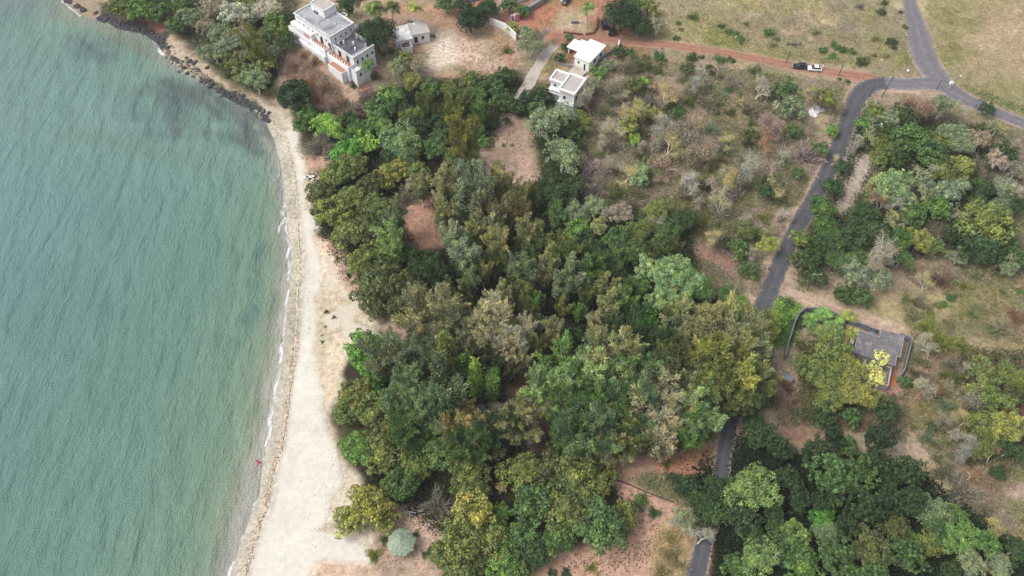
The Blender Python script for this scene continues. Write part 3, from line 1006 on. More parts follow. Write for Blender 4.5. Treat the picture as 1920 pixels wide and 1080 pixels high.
def bush(name, Rr, seed, leaf=.22, nclump=22, per=44, flat=.62, aspect=.6, thin=False):
    rs = np.random.RandomState(seed)
    cs = []
    while len(cs) < nclump:
        d = unit(rs.normal(size=3))
        if d[2] < -.05:
            continue
        cs.append(d * Rr * rs.uniform(.35, 1.0) * np.array([1, 1, flat]) * .8 * (1 + .25 * math.sin(3 * math.atan2(d[1], d[0]) + seed)))
    cs = np.array(cs)
    cr = Rr * .32 * rs.uniform(.6, 1.2, nclump)
    ci = np.repeat(np.arange(nclump), per)
    n_ = len(ci)
    d = unit(rs.normal(size=(n_, 3)) + [0, 0, .3])
    pos = cs[ci] + d * (cr[ci] * rs.uniform(.5, 1.1, n_))[:, None] + [0, 0, .15]
    pos[:, 2] = np.abs(pos[:, 2])
    nr = unit(d + rs.normal(size=(n_, 3)) * .6)
    if thin:
        n_ = int(n_ * .9)
        ci = ci[:n_]
        d = unit(rs.normal(size=(n_, 3)) * [1, 1, .8] + unit(cs[ci]) * .9 + [0, 0, .5])
        pos = d * (Rr * rs.uniform(.25, 1.0, n_) * (.75 + .35 * np.sin(3 * np.arctan2(d[:, 1], d[:, 0]) + seed)))[:, None] * [1, 1, flat * 1.2]
        pos[:, 2] = np.abs(pos[:, 2])
        al = unit(d + rs.normal(size=(n_, 3)) * .35)
        v, q = leaves(pos, unit(np.cross(al, rs.normal(size=(n_, 3)))), rs.uniform(.3, .85, n_), .085, rs, along=al)
    elif thin == 'old':
        al = unit(d + [0, 0, .5] + rs.normal(size=(n_, 3)) * .4)
        v, q = leaves(pos, unit(np.cross(al, nr)), leaf * rs.uniform(1.2, 3.2, n_), .12, rs, along=al)
    else:
        v, q = leaves(pos, nr, leaf * rs.uniform(.6, 1.4, n_), aspect, rs)
    return dict(kind='bush', crown=mesh_np(name, v, q, M['leaf'], {'tint': tint3(n_, rs, ci)}), R=Rr, H=Rr, zc=Rr * .4)

PRO = {
    'B': [broad('broadleaf_tree', 5.0, 8.0, 101, leaf=.56, nclump=125, per=42, clr=.19), broad('broadleaf_tree', 4.6, 7.2, 102, leaf=.56, nclump=110, per=42, clr=.2), broad('broadleaf_tree', 5.4, 8.4, 103, leaf=.58, nclump=140, per=42, flat=.62, clr=.18), broad('broadleaf_tree', 4.2, 7.6, 104, leaf=.52, nclump=100, per=42, flat=.8, clr=.2)],
    'b': [broad('broadleaf_tree', 2.8, 4.8, 111, leaf=.42, nclump=56, per=36, clr=.22), broad('broadleaf_tree', 3.0, 5.2, 112, leaf=.42, nclump=60, per=36, flat=.85, clr=.22), broad('broadleaf_tree', 2.6, 4.2, 113, leaf=.40, nclump=50, per=36, clr=.23)],
    'M': [broad('mango_tree', 5.4, 8.6, 121, leaf=.34, nclump=170, per=80, flat=.74, clr=.22, rough_out=.08), broad('mango_tree', 4.6, 7.6, 122, leaf=.34, nclump=150, per=80, flat=.78, clr=.22, rough_out=.1)],
    'J': [broad('glossy_tree', 4.8, 9.5, 131, leaf=.52, nclump=170, per=20, flat=.85, clr=.115, rough_out=.25), broad('glossy_tree', 4.4, 10.0, 132, leaf=.52, nclump=155, per=20, flat=.95, clr=.12, rough_out=.28)],
    'C': [casuarina('casuarina_tree', 14, 6.0, 141), casuarina('casuarina_tree', 13, 5.4, 142, nlead=6), casuarina('casuarina_tree', 15, 6.4, 143, nlead=8), casuarina('casuarina_tree', 12, 5.0, 144, nlead=5, spread=.26)],
    'c': [casuarina('casuarina_tree', 12, 2.6, 151, nlead=3, lobes=20, spread=.06), casuarina('casuarina_tree', 11, 3.0, 152, nlead=4, lobes=16, spread=.14)],
    'W': [casuarina('casuarina_tree', 14, 9.0, 161, nlead=12, lobes=18, spread=.5, lobe=.95, per=95, strand=1.5), casuarina('casuarina_tree', 13, 9.0, 162, nlead=11, lobes=18, spread=.58, lobe=.95, per=95, strand=1.5)],
    'F': [broad('acacia_tree', 4.8, 7.0, 171, leaf=.30, nclump=150, per=56, flat=.5, clr=.16, barkm='greybark', rough_out=.25), broad('acacia_tree', 4.4, 7.4, 172, leaf=.30, nclump=130, per=56, flat=.6, clr=.17, barkm='greybark', rough_out=.3),
          broad('acacia_tree', 3.6, 6.0, 173, leaf=.28, nclump=95, per=56, flat=.65, clr=.19, barkm='greybark', rough_out=.3)],
    'S': [bare('thorn_tree', 4.6, 181, 'greybark', depth=4, leafy=16, spread=.8, r=.09), bare('thorn_tree', 4.0, 182, 'greybark', depth=4, leafy=20, spread=.9, r=.08), bare('thorn_tree', 4.4, 183, 'redbark', depth=4, leafy=14, spread=.85, r=.08)],
    'D': [bare('bare_tree', 5.0, 191, 'palebark', depth=5, spread=.75, r=.2, fine=2), bare('bare_tree', 4.6, 192, 'palebark', depth=5, spread=.85, r=.19, fine=2), bare('bare_tree', 5.2, 193, 'greybark', depth=5, spread=.7, r=.19, fine=2), bare('bare_tree', 4.4, 194, 'redbark', depth=5, spread=.8, r=.17, fine=3)],
    'P': [palm('palm_tree', 7.5, 201), palm('palm_tree', 6.5, 202)],
    'p': [palm('palm_tree', 2.2, 203, L=2.6, nf=10, lean=.15), palm('palm_tree', 1.6, 204, L=2.2, nf=9, lean=.1)],
    'U': [bush('shrub', 1.5, 211), bush('shrub', 1.5, 212, nclump=18), bush('shrub', 1.5, 213, flat=.75), bush('shrub', 1.6, 214, nclump=26, per=36, leaf=.26)],
    'V': [bush('shrub', 2.2, 221, thin=True, per=80), bush('shrub', 2.2, 222, thin=True, nclump=16, per=110, flat=.8), bush('shrub', 2.0, 223, thin=True, nclump=26, per=70), bush('shrub', 2.4, 224, thin=True, nclump=26, per=90, flat=.7)],
}
# the leaf colours, named as one would name them
PAL = {
    'olive': (104, 116, 54), 'dark olive': (84, 92, 48), 'vivid green': (82, 136, 46), 'fresh green': (92, 128, 56), 'mid green': (76, 106, 52), 'dark green': (56, 80, 42),
    'deep green': (46, 70, 40), 'yellow green': (128, 136, 62), 'yellowish olive': (130, 132, 58), 'tan': (160, 152, 112), 'khaki': (142, 142, 94), 'grey green': (118, 132, 98), 'pale grey green': (150, 158, 122),
    'blue green': (104, 128, 84), 'pale green': (128, 156, 98), 'golden brown': (160, 142, 84), 'grey brown': (140, 126, 104), 'lime green': (126, 164, 60), 'reddish brown': (156, 112, 90), 'straw yellow': (190, 172, 104),
    'pinkish grey': (176, 146, 138), 'pale grey': (176, 170, 152), 'brownish olive': (120, 110, 70), 'bright yellow': (190, 186, 90), 'orange brown': (166, 120, 84), 'soft green': (112, 138, 70)}
K_L = 1 / 1.45 * 1.85
for k_ in PAL:
    c_ = np.array(PAL[k_], float)
    g_ = c_ @ [.3, .6, .1]
    PAL[k_] = tuple(g_ + (c_ - g_) * (.66 if c_[0] > c_[1] else .80))
KIND = {'B': ('broadleaf_tree', 'round broadleaf tree', 'tree'), 'b': ('broadleaf_tree', 'small broadleaf tree', 'tree'), 'M': ('mango_tree', 'dense domed mango tree', 'tree'), 'J': ('glossy_tree', 'tall large-leaved tree', 'tree'),
        'C': ('casuarina_tree', 'plumed casuarina', 'tree'), 'c': ('casuarina_tree', 'slim casuarina', 'tree'), 'W': ('casuarina_tree', 'wide fanning casuarina', 'tree'), 'F': ('acacia_tree', 'feathery tree', 'tree'),
        'S': ('thorn_tree', 'thin thorn tree', 'tree'), 'D': ('bare_tree', 'leafless branching tree', 'tree'), 'P': ('palm_tree', 'tall palm', 'palm'), 'p': ('palm_tree', 'low palm', 'palm'),
        'U': ('shrub', 'leafy shrub', 'shrub'), 'V': ('shrub', 'wiry shrub', 'shrub')}
GROUPS = {'B': 'broadleaf trees of the shore wood', 'b': 'small broadleaf trees', 'M': 'mango trees near the houses', 'J': 'large-leaved trees of the lower wood', 'C': 'casuarinas in the central wood', 'c': 'casuarinas in the central wood',
          'W': 'wide fanning casuarinas', 'F': 'feathery trees', 'S': 'half-bare thorn trees', 'D': 'leafless trees in the dry scrub', 'P': 'palms', 'p': 'low palms by the ruined house', 'U': 'leafy shrubs', 'V': 'wiry shrubs of the dry scrub'}
PLANTS = []            # every plant set, for spacing and for telling them apart
prs = random.Random(5)
def plant(cx, cy, w, kind, colour, gold=0.0, label=None, hs=1.0, where=None):
    if kind == 'C' and cy > 630 and w >= 50:
        kind, w = 'W', w * 1.35
    """a plant whose crown is w photo pixels wide and centred at photo pixel (cx, cy)"""
    pr = prs.choice(PRO[kind])
    sc_ = 1.0
    for _ in range(3):
        x, y, z = G(cx, cy, pr['zc'] * sc_ * hs)
        depth = y * CP - (z - CAM_H) * SP
        wm = w * depth / FOC
        sc_ = wm / 2 / pr['R']
        if kind == 'C':
            wm *= .84
            sc_ = wm / 2 / pr['R']
        if kind in 'CcW':
            sc_ = min(max(sc_, .55), 1.5)
    PLANTS.append(dict(cx=cx, cy=cy, w=w, kind=kind, colour=colour, gold=gold, label=label, pr=pr, s=sc_, hs=hs, x=x, y=y, z=z))

# ================================================================ WHERE THE PLANTS STAND
O_, DO, VG, FG, MG, DG, DP, YG, YO, T_, K_, GG, PG, BG, PA, GO, GB, LG, RB, ST, PK, PGY, BO, BY, OB, SG = list(PAL)
for a in [
    # headland wood
    (230, 12, 66, 'B', O_), (262, 22, 62, 'B', FG), (300, 22, 58, 'b', MG), (330, 45, 46, 'b', MG), (362, 30, 54, 'F', GG), (385, 52, 46, 'F', GB), (410, 62, 54, 'F', GG), (440, 26, 62, 'F', PGY), (452, 62, 44, 'F', GB),
    (474, 84, 52, 'C', YG), (428, 84, 52, 'F', GG), (402, 98, 56, 'F', GG), (440, 118, 50, 'b', O_), (480, 150, 60, 'F', GG), (452, 140, 44, 'b', O_), (500, 72, 50, 'b', MG), (520, 42, 56, 'b', MG), (500, 18, 60, 'F', PGY),
    (536, 76, 48, 'b', DG), (500, 118, 50, 'b', O_), (470, 28, 50, 'F', GG), (345, 5, 44, 'B', MG), (400, 12, 60, 'F', GB), (545, 40, 40, 'b', DG), (495, 155, 26, 'b', O_), (508, 172, 30, 'V', GO),
    # round the foot of the villa slope
    (553, 182, 74, 'B', DP), (575, 215, 50, 'b', MG), (566, 236, 42, 'b', MG), (612, 238, 70, 'F', LG), (600, 268, 86, 'V', GB), (652, 288, 62, 'B', VG), (684, 268, 54, 'b', LG), (672, 246, 60, 'F', MG), (750, 264, 92, 'F', BG),
    (715, 205, 64, 'b', MG), (735, 178, 50, 'b', FG), (772, 152, 46, 'F', YG), (712, 232, 56, 'F', FG), (815, 280, 58, 'B', MG), (866, 256, 70, 'C', YO), (800, 196, 40, 'C', O_), (750, 188, 26, 'b', YG), (845, 208, 44, 'C', O_),
    (868, 196, 40, 'C', O_), (902, 206, 44, 'C', FG), (900, 172, 50, 'b', MG), (928, 160, 50, 'b', MG), (946, 142, 46, 'b', DG), (940, 188, 50, 'b', MG), (880, 150, 44, 'b', O_), (830, 232, 46, 'b', DG), (970, 200, 44, 'b', DG),
    (990, 186, 44, 'B', DP), (906, 266, 30, 'b', FG), (925, 226, 40, 'b', DG), (790, 232, 50, 'b', DG), (1030, 232, 96, 'F', GG), (1056, 292, 84, 'F', GG), (1005, 202, 44, 'b', MG), (1085, 226, 56, 'F', O_), (1034, 335, 46, 'B', DG),
    (805, 166, 46, 'b', MG), (842, 168, 40, 'F', O_), (780, 120, 40, 'F', GB), (745, 125, 44, 'F', GG), (950, 225, 20, 'b', DG), (1078, 180, 50, 'F', MG), (1110, 160, 40, 'F', GG),
    # the olive belt along the beach
    (632, 328, 64, 'B', O_), (660, 310, 56, 'B', O_), (600, 366, 62, 'B', DO), (626, 400, 82, 'B', O_), (662, 376, 70, 'B', O_), (700, 346, 60, 'B', DO), (728, 330, 60, 'B', YO, .1), (750, 316, 50, 'B', YO, .15), (782, 320, 48, 'B', O_),
    (796, 338, 40, 'b', GO), (762, 366, 66, 'V', GB), (704, 390, 66, 'B', O_), (742, 408, 56, 'C', GG), (690, 430, 74, 'B', DO), (652, 440, 62, 'B', O_), (735, 452, 60, 'C', PA), (700, 478, 60, 'B', O_, .1), (762, 480, 60, 'b', MG),
    (672, 494, 54, 'B', O_), (714, 540, 104, 'B', DO), (764, 545, 80, 'B', DO), (704, 580, 48, 'b', DO), (782, 512, 56, 'B', DG), (806, 488, 50, 'b', DG), (775, 345, 40, 'F', GB), (730, 505, 60, 'B', DO),
    # casuarinas of the central wood
    (790, 352, 44, 'C', K_), (832, 350, 62, 'C', K_), (862, 336, 52, 'C', GG), (900, 350, 70, 'C', GG), (832, 402, 52, 'C', K_), (870, 386, 60, 'C', GG), (850, 446, 60, 'C', PG), (892, 430, 50, 'C', K_), (902, 388, 50, 'C', T_), (936, 345, 60, 'C', K_),
    (946, 402, 60, 'C', BO), (975, 368, 50, 'C', K_), (976, 404, 50, 'C', BO), (922, 430, 48, 'C', PG), (872, 486, 62, 'C', PG), (930, 462, 60, 'C', K_), (990, 440, 60, 'C', K_), (1012, 456, 50, 'C', O_), (986, 512, 60, 'C', GG),
    (1016, 520, 40, 'C', K_), (906, 512, 40, 'C', K_), (880, 530, 46, 'C', GG), (940, 560, 50, 'C', K_), (946, 596, 40, 'C', K_), (1004, 566, 42, 'C', FG), (1056, 576, 32, 'C', YG), (1086, 584, 32, 'C', FG), (1116, 602, 38, 'C', T_), (1036, 622, 50, 'C', K_),
    (1010, 610, 36, 'C', GG), (1070, 520, 60, 'C', GG), (1106, 512, 50, 'C', FG), (1100, 548, 42, 'C', O_), (1132, 540, 50, 'C', K_), (1142, 574, 50, 'C', K_), (1152, 488, 68, 'F', MG), (1112, 470, 56, 'B', DG), (1084, 432, 54, 'B', FG),
    (1158, 450, 64, 'B', MG), (1096, 456, 60, 'B', DG), (1046, 402, 60, 'F', MG), (1082, 400, 58, 'F', GG), (1042, 366, 70, 'B', DG), (1074, 352, 50, 'b', DG), (1116, 388, 50, 'F', GG), (1122, 424, 44, 'F', K_), (1200, 432, 60, 'F', O_),
    (1206, 600, 64, 'B', VG), (1222, 500, 70, 'F', PA), (1260, 512, 84, 'F', PA), (1292, 524, 70, 'F', PA), (1242, 562, 66, 'F', PA), (1284, 566, 60, 'F', PA), (1196, 536, 56, 'F', FG), (1250, 436, 70, 'F', MG), (1284, 412, 60, 'F', DG),
    (1232, 396, 60, 'F', O_), (820, 520, 50, 'C', DG), (850, 560, 60, 'C', DO), (1170, 570, 50, 'C', FG), (1180, 636, 56, 'C', DG), (1230, 630, 56, 'B', DG), (1060, 470, 56, 'C', O_), (1030, 490, 50, 'C', K_), (960, 500, 44, 'C', GG),
    (1050, 540, 44, 'C', GG), (960, 620, 44, 'C', DO), (1080, 640, 46, 'C', DG), (1120, 650, 44, 'C', DG), (1320, 545, 56, 'F', MG), (1160, 400, 60, 'F', GB), (1190, 470, 54, 'F', MG),
    (912, 606, 84, 'W', T_), (884, 625, 70, 'W', T_), (955, 640, 56, 'C', T_), (978, 676, 44, 'C', T_), (822, 592, 96, 'W', K_), (836, 640, 56, 'C', GG), (806, 656, 50, 'C', GG), (870, 560, 40, 'C', K_),
    # by the open beach
    (735, 662, 58, 'C', GG), (770, 712, 50, 'C', BG), (790, 690, 44, 'C', BG), (762, 755, 56, 'C', BG), (836, 668, 32, 'c', YG), (826, 704, 36, 'c', GG), (868, 700, 32, 'c', FG), (890, 716, 32, 'c', LG), (858, 742, 44, 'c', GG),
    (908, 706, 34, 'D', PGY), (926, 722, 34, 'c', FG), (790, 782, 56, 'C', BG), (768, 806, 56, 'C', MG), (822, 762, 40, 'c', BG), (866, 800, 50, 'C', GO), (900, 770, 56, 'D', PGY), (950, 762, 44, 'D', PGY), (976, 790, 54, 'C', K_),
    (890, 830, 50, 'C', MG), (930, 800, 50, 'C', DG), (850, 700, 30, 'c', O_),
    (668, 742, 76, 'B', O_, .06), (652, 776, 60, 'B', O_), (702, 770, 80, 'B', O_, .05), (742, 802, 78, 'B', DO), (672, 842, 78, 'B', FG), (716, 852, 80, 'B', O_), (760, 850, 60, 'B', DO), (820, 846, 84, 'B', MG), (872, 872, 76, 'B', O_),
    (752, 908, 80, 'B', MG), (776, 880, 60, 'B', O_), (694, 950, 96, 'B', YO, .08), (650, 978, 66, 'b', YO), (725, 975, 56, 'b', YO), (820, 942, 74, 'V', GB), (884, 910, 84, 'B', O_), (890, 962, 92, 'B', YO, .12), (866, 1010, 96, 'B', O_, .05),
    (922, 1010, 70, 'B', O_), (836, 1044, 70, 'B', O_), (936, 850, 30, 'b', GO), (940, 912, 28, 'b', GO), (942, 1002, 28, 'b', GO), (982, 890, 84, 'B', O_), (1030, 882, 76, 'B', DO), (1082, 884, 92, 'B', O_), (1110, 862, 62, 'B', O_),
    (1122, 902, 64, 'B', O_, .15), (1002, 950, 92, 'B', MG), (1062, 962, 100, 'B', O_), (1128, 992, 112, 'B', MG), (1168, 968, 64, 'B', O_), (1092, 930, 70, 'B', O_), (982, 1004, 66, 'B', MG), (948, 1064, 84, 'B', FG, .08), (1000, 1042, 60, 'B', DG),
    (862, 1072, 62, 'B', O_), (940, 960, 44, 'B', FG), (1050, 1010, 70, 'B', MG), (900, 1052, 56, 'B', DO),
    # the fanning casuarinas right of the centre
    (1060, 700, 56, 'C', FG), (1040, 732, 56, 'C', PA), (1104, 716, 66, 'C', PA), (1160, 664, 84, 'W', K_), (1176, 700, 60, 'C', FG), (1214, 716, 62, 'C', BG), (1142, 736, 52, 'C', PA), (1122, 766, 60, 'C', FG), (1080, 776, 60, 'C', MG),
    (1072, 812, 56, 'C', MG), (1114, 806, 66, 'C', BG), (1162, 786, 60, 'C', MG), (1196, 760, 60, 'C', BG), (1180, 810, 60, 'C', O_), (1150, 836, 50, 'C', K_), (1126, 842, 40, 'b', LG), (1244, 730, 60, 'C', T_), (1262, 768, 60, 'C', T_),
    (1232, 800, 60, 'C', T_), (1244, 840, 48, 'C', T_), (1302, 764, 64, 'C', PA), (1318, 740, 50, 'C', GG), (1290, 800, 56, 'C', FG), (1290, 826, 38, 'b', FG), (1020, 690, 36, 'C', MG), (1090, 680, 44, 'C', GG),
    # the wide yellowish canopy over the road
    (1330, 606, 84, 'W', K_), (1290, 624, 72, 'W', K_), (1372, 640, 90, 'W', K_), (1340, 682, 92, 'W', YO), (1402, 670, 80, 'W', K_), (1424, 626, 60, 'W', YO), (1300, 690, 70, 'W', K_), (1270, 680, 60, 'C', DO), (1392, 722, 76, 'W', O_),
    (1342, 732, 60, 'C', O_), (1430, 708, 50, 'W', K_), (1244, 668, 50, 'C', DG), (1404, 764, 56, 'B', DG), (1424, 744, 46, 'B', MG), (1430, 822, 74, 'J', DG), (1462, 842, 60, 'J', DG), (1366, 588, 50, 'F', PA), (1390, 570, 40, 'F', FG), (1362, 552, 40, 'F', MG),
    (1414, 796, 40, 'B', DG), (1370, 745, 50, 'C', DO),
    # lower wood
    (1412, 918, 108, 'F', SG), (1374, 950, 66, 'B', DG), (1396, 984, 76, 'J', DG), (1288, 912, 54, 'B', DP), (1312, 938, 54, 'B', DG), (1346, 918, 66, 'J', DG), (1352, 962, 56, 'J', MG), (1326, 948, 56, 'B', DG), (1322, 978, 40, 'b', DG), (1284, 972, 50, 'F', GG), (1490, 1004, 70, 'F', SG), (1424, 1044, 84, 'F', SG), (1382, 1064, 60, 'B', MG),
    (1540, 972, 52, 'B', VG), (1548, 1000, 56, 'F', BG), (1562, 892, 104, 'J', MG), (1604, 900, 96, 'J', MG), (1532, 850, 70, 'J', DG), (1562, 818, 56, 'J', DP), (1588, 838, 44, 'B', MG), (1650, 822, 74, 'J', DP), (1644, 866, 70, 'J', DG), (1700, 884, 76, 'J', DG),
    (1622, 952, 80, 'J', DG), (1664, 930, 60, 'J', DG), (1706, 942, 70, 'J', DG), (1742, 956, 76, 'F', BG), (1762, 1000, 70, 'F', MG), (1800, 1008, 76, 'F', FG), (1850, 1020, 60, 'F', FG), (1820, 1054, 70, 'F', GG), (1566, 1042, 86, 'J', MG),
    (1632, 1032, 90, 'B', DO), (1700, 1044, 84, 'J', MG), (1504, 1060, 76, 'B', MG), (1872, 1062, 60, 'F', GG), (1902, 1030, 60, 'F', DG), (1676, 990, 70, 'B', DO), (1480, 900, 60, 'J', DG), (1500, 940, 60, 'J', DG), (1640, 1075, 70, 'J', MG),
    (1810, 920, 96, 'V', GB), (1776, 886, 56, 'V', BO), (1850, 960, 56, 'V', GB), (1870, 886, 34, 'B', DG), (1450, 960, 50, 'J', DG), (1590, 985, 60, 'J', DG),
    # right woodland above the compound
    (1722, 206, 42, 'S', RB), (1744, 212, 48, 'D', PK), (1642, 212, 48, 'b', O_), (1692, 216, 50, 'b', DG), (1660, 250, 56, 'b', DG), (1622, 232, 40, 'b', FG), (1702, 262, 78, 'B', MG), (1768, 200, 60, 'F', GG), (1790, 250, 60, 'F', GG),
    (1740, 290, 76, 'B', MG), (1682, 290, 56, 'B', DG), (1650, 300, 48, 'b', O_), (1762, 318, 44, 'B', YG), (1806, 312, 52, 'B', YG), (1832, 262, 50, 'F', GB), (1672, 346, 80, 'F', PA), (1694, 376, 60, 'F', GG), (1738, 352, 66, 'F', GG),
    (1782, 362, 76, 'F', GG), (1712, 404, 60, 'B', MG), (1760, 392, 56, 'B', FG), (1850, 330, 50, 'V', GB), (1882, 352, 56, 'F', GG), (1902, 384, 50, 'F', DG), (1852, 420, 104, 'B', O_), (1838, 470, 76, 'B', DG), (1872, 482, 50, 'B', DG),
    (1640, 440, 66, 'B', DG), (1680, 452, 66, 'F', MG), (1600, 452, 60, 'B', DG), (1570, 490, 56, 'F', MG), (1604, 512, 66, 'F', GG), (1650, 522, 60, 'F', GG), (1690, 484, 50, 'F', MG), (1724, 450, 58, 'F', YO), (1540, 462, 56, 'B', DG),
    (1518, 486, 48, 'B', DG), (1540, 392, 56, 'B', MG), (1562, 350, 46, 'b', DG), (1580, 312, 38, 'b', DG), (1546, 422, 50, 'B', MG), (1500, 448, 40, 'b', O_), (1496, 490, 44, 'b', DO), (1532, 520, 46, 'b', DG), (1622, 402, 56, 'B', DG), (1640, 375, 40, 'b', MG),
    (1582, 552, 46, 'b', DG), (1612, 556, 50, 'b', MG), (1660, 470, 60, 'B', DG), (1870, 300, 46, 'F', PK), (1905, 320, 50, 'F', GB), (1800, 410, 46, 'F', GB), (1770, 440, 50, 'V', GB), (1848, 205, 34, 'b', DG), (1870, 240, 40, 'F', K_),
    # the ruined compound
    (1560, 652, 84, 'F', O_), (1540, 702, 84, 'F', O_), (1592, 690, 76, 'F', YO), (1602, 734, 84, 'F', YO), (1560, 742, 76, 'F', O_), (1512, 682, 56, 'F', MG), (1648, 672, 44, 'b', BY), (1640, 706, 46, 'b', BY), (1694, 714, 28, 'b', MG),
    (1664, 772, 56, 'b', DG), (1540, 782, 56, 'b', DG), (1596, 784, 46, 'b', MG), (1640, 750, 50, 'F', O_), (1625, 650, 26, 'b', FG),
    (1520, 598, 44, 'p', FG), (1548, 588, 46, 'p', FG), (1570, 606, 48, 'p', FG), (1540, 622, 44, 'p', O_), (1590, 592, 40, 'p', YG), (1560, 574, 0.1, 'U', MG), (1600, 622, 36, 'p', YO),
    (1848, 704, 76, 'F', O_), (1892, 704, 66, 'F', O_), (1860, 752, 76, 'F', O_), (1902, 742, 60, 'F', DO), (1830, 736, 50, 'F', YO), (1850, 792, 70, 'F', O_), (1892, 800, 76, 'F', YO), (1840, 832, 66, 'F', O_), (1892, 842, 60, 'F', DG),
    (1772, 636, 84, 'V', YG), (1742, 610, 60, 'V', YG), (1722, 672, 50, 'V', K_), (1790, 682, 56, 'V', GB), (1776, 760, 50, 'V', GG), (1810, 650, 50, 'V', YO),
    # round the houses
    (835, 8, 44, 'b', MG), (914, 18, 52, 'M', DG), (652, 14, 46, 'b', DG), (640, 34, 30, 'b', DP), (955, 10, 40, 'b', MG), (980, 22, 30, 'b', MG), (1202, 50, 50, 'M', DG), (1186, 8, 44, 'b', MG), (1216, 14, 44, 'b', O_),
    (1232, 48, 40, 'F', GB), (996, 82, 60, 'F', GG), (1012, 70, 40, 'D', PGY), (960, 50, 26, 'b', YG), (984, 60, 30, 'b', GG), (870, 12, 40, 'b', DG), (1068, 70, 20, 'b', MG), (1062, 88, 22, 'b', DG), (1050, 108, 24, 'b', DG), (1046, 150, 0.1, 'U', MG),
    (1020, 178, 40, 'b', DG), (1040, 212, 34, 'B', MG), (1066, 216, 30, 'b', DG), (1142, 122, 28, 'b', GG), (1160, 96, 30, 'b', DG), (1180, 100, 24, 'b', MG), (1122, 138, 34, 'b', FG), (1112, 196, 60, 'D', PGY), (950, 92, 30, 'V', YO),
    (694, 14, 38, 'P', O_), (706, 10, 38, 'P', DO), (732, 8, 36, 'P', DO), (773, 12, 38, 'P', YO), (690, 118, 30, 'P', MG), (583, 80, 22, 'p', MG), (1104, 12, 34, 'P', O_), (1118, 88, 14, 'p', MG), (1148, 86, 14, 'p', GG),
    (760, 110, 40, 'F', O_), (770, 45, 16, 'b', GG), (812, 66, 14, 'V', GB),
    # leafless trees of the scrub
    (1356, 384, 56, 'D', ST), (1242, 332, 34, 'D', PK), (1272, 336, 42, 'D', OB), (1292, 372, 40, 'D', PGY), (1346, 348, 44, 'D', PK), (1366, 262, 40, 'D', ST), (1428, 246, 60, 'D', PK), (1476, 296, 44, 'D', PGY), (1462, 352, 60, 'D', ST),
    (1444, 276, 44, 'D', OB), (1252, 152, 34, 'D', PGY), (1162, 152, 40, 'D', PK), (1405, 474, 40, 'D', PGY), (1246, 412, 48, 'D', PGY), (1342, 440, 50, 'D', ST), (1440, 430, 44, 'D', YG), (1520, 172, 44, 'D', ST), (1640, 494, 90, 'D', PGY), (1668, 486, 60, 'D', PGY),
    (1720, 738, 54, 'D', PGY), (1768, 722, 46, 'D', OB), (1816, 690, 30, 'D', PGY), (1660, 376, 60, 'D', OB), (1536, 190, 46, 'D', RB), (1600, 260, 36, 'D', PGY), (1632, 236, 34, 'D', PGY), (1560, 300, 30, 'D', ST), (1170, 180, 44, 'D', PGY),
    (1400, 410, 36, 'D', PGY), (1850, 990, 44, 'D', ST), (1860, 1050, 50, 'D', ST), (1312, 1010, 60, 'D', PGY), (1278, 980, 44, 'D', PGY), (1860, 858, 50, 'D', OB), (1820, 892, 40, 'D', OB), (1310, 160, 36, 'D', PGY), (1395, 195, 30, 'D', ST), (1440, 320, 34, 'D', PK),
    (1210, 280, 30, 'D', PGY), (1118, 262, 34, 'D', PGY), (1200, 332, 50, 'F', PA), (1440, 352, 56, 'b', DG), (1320, 345, 26, 'b', DG), (1495, 325, 30, 'b', MG), (1400, 430, 46, 'F', O_), (1440, 460, 46, 'F', YG), (1385, 470, 48, 'b', MG),
    (1405, 510, 44, 'b', MG), (1360, 455, 30, 'b', DG), (1475, 170, 50, 'b', MG), (1480, 205, 60, 'b', GG), (1490, 246, 34, 'b', MG), (1545, 185, 50, 'b', O_), (1540, 280, 36, 'b', MG), (1560, 245, 30, 'b', FG), (1176, 240, 50, 'b', YG), (1222, 212, 36, 'b', YG),
    (1190, 262, 30, 'F', LG), (1270, 215, 34, 'b', MG), (1480, 395, 36, 'D', PGY),
    ]:
    plant(*a[:5], gold=a[5] if len(a) > 5 else 0)
plant(690, 664, 96, 'B', VG, label='vivid green rounded tree standing at the inner edge of the open beach')
plant(706, 706, 60, 'B', VG, label='vivid green smaller tree tucked against the big bright beach tree')
plant(706, 68, 86, 'M', DP, label='big domed dark mango tree between the villa and the broken white cottage')
plant(882, 38, 62, 'M', DP, label='dark mango tree above the cleared plot beside the curved wall')
plant(1166, 30, 78, 'M', DP, label='large dark mango tree shading the two dark jeeps')

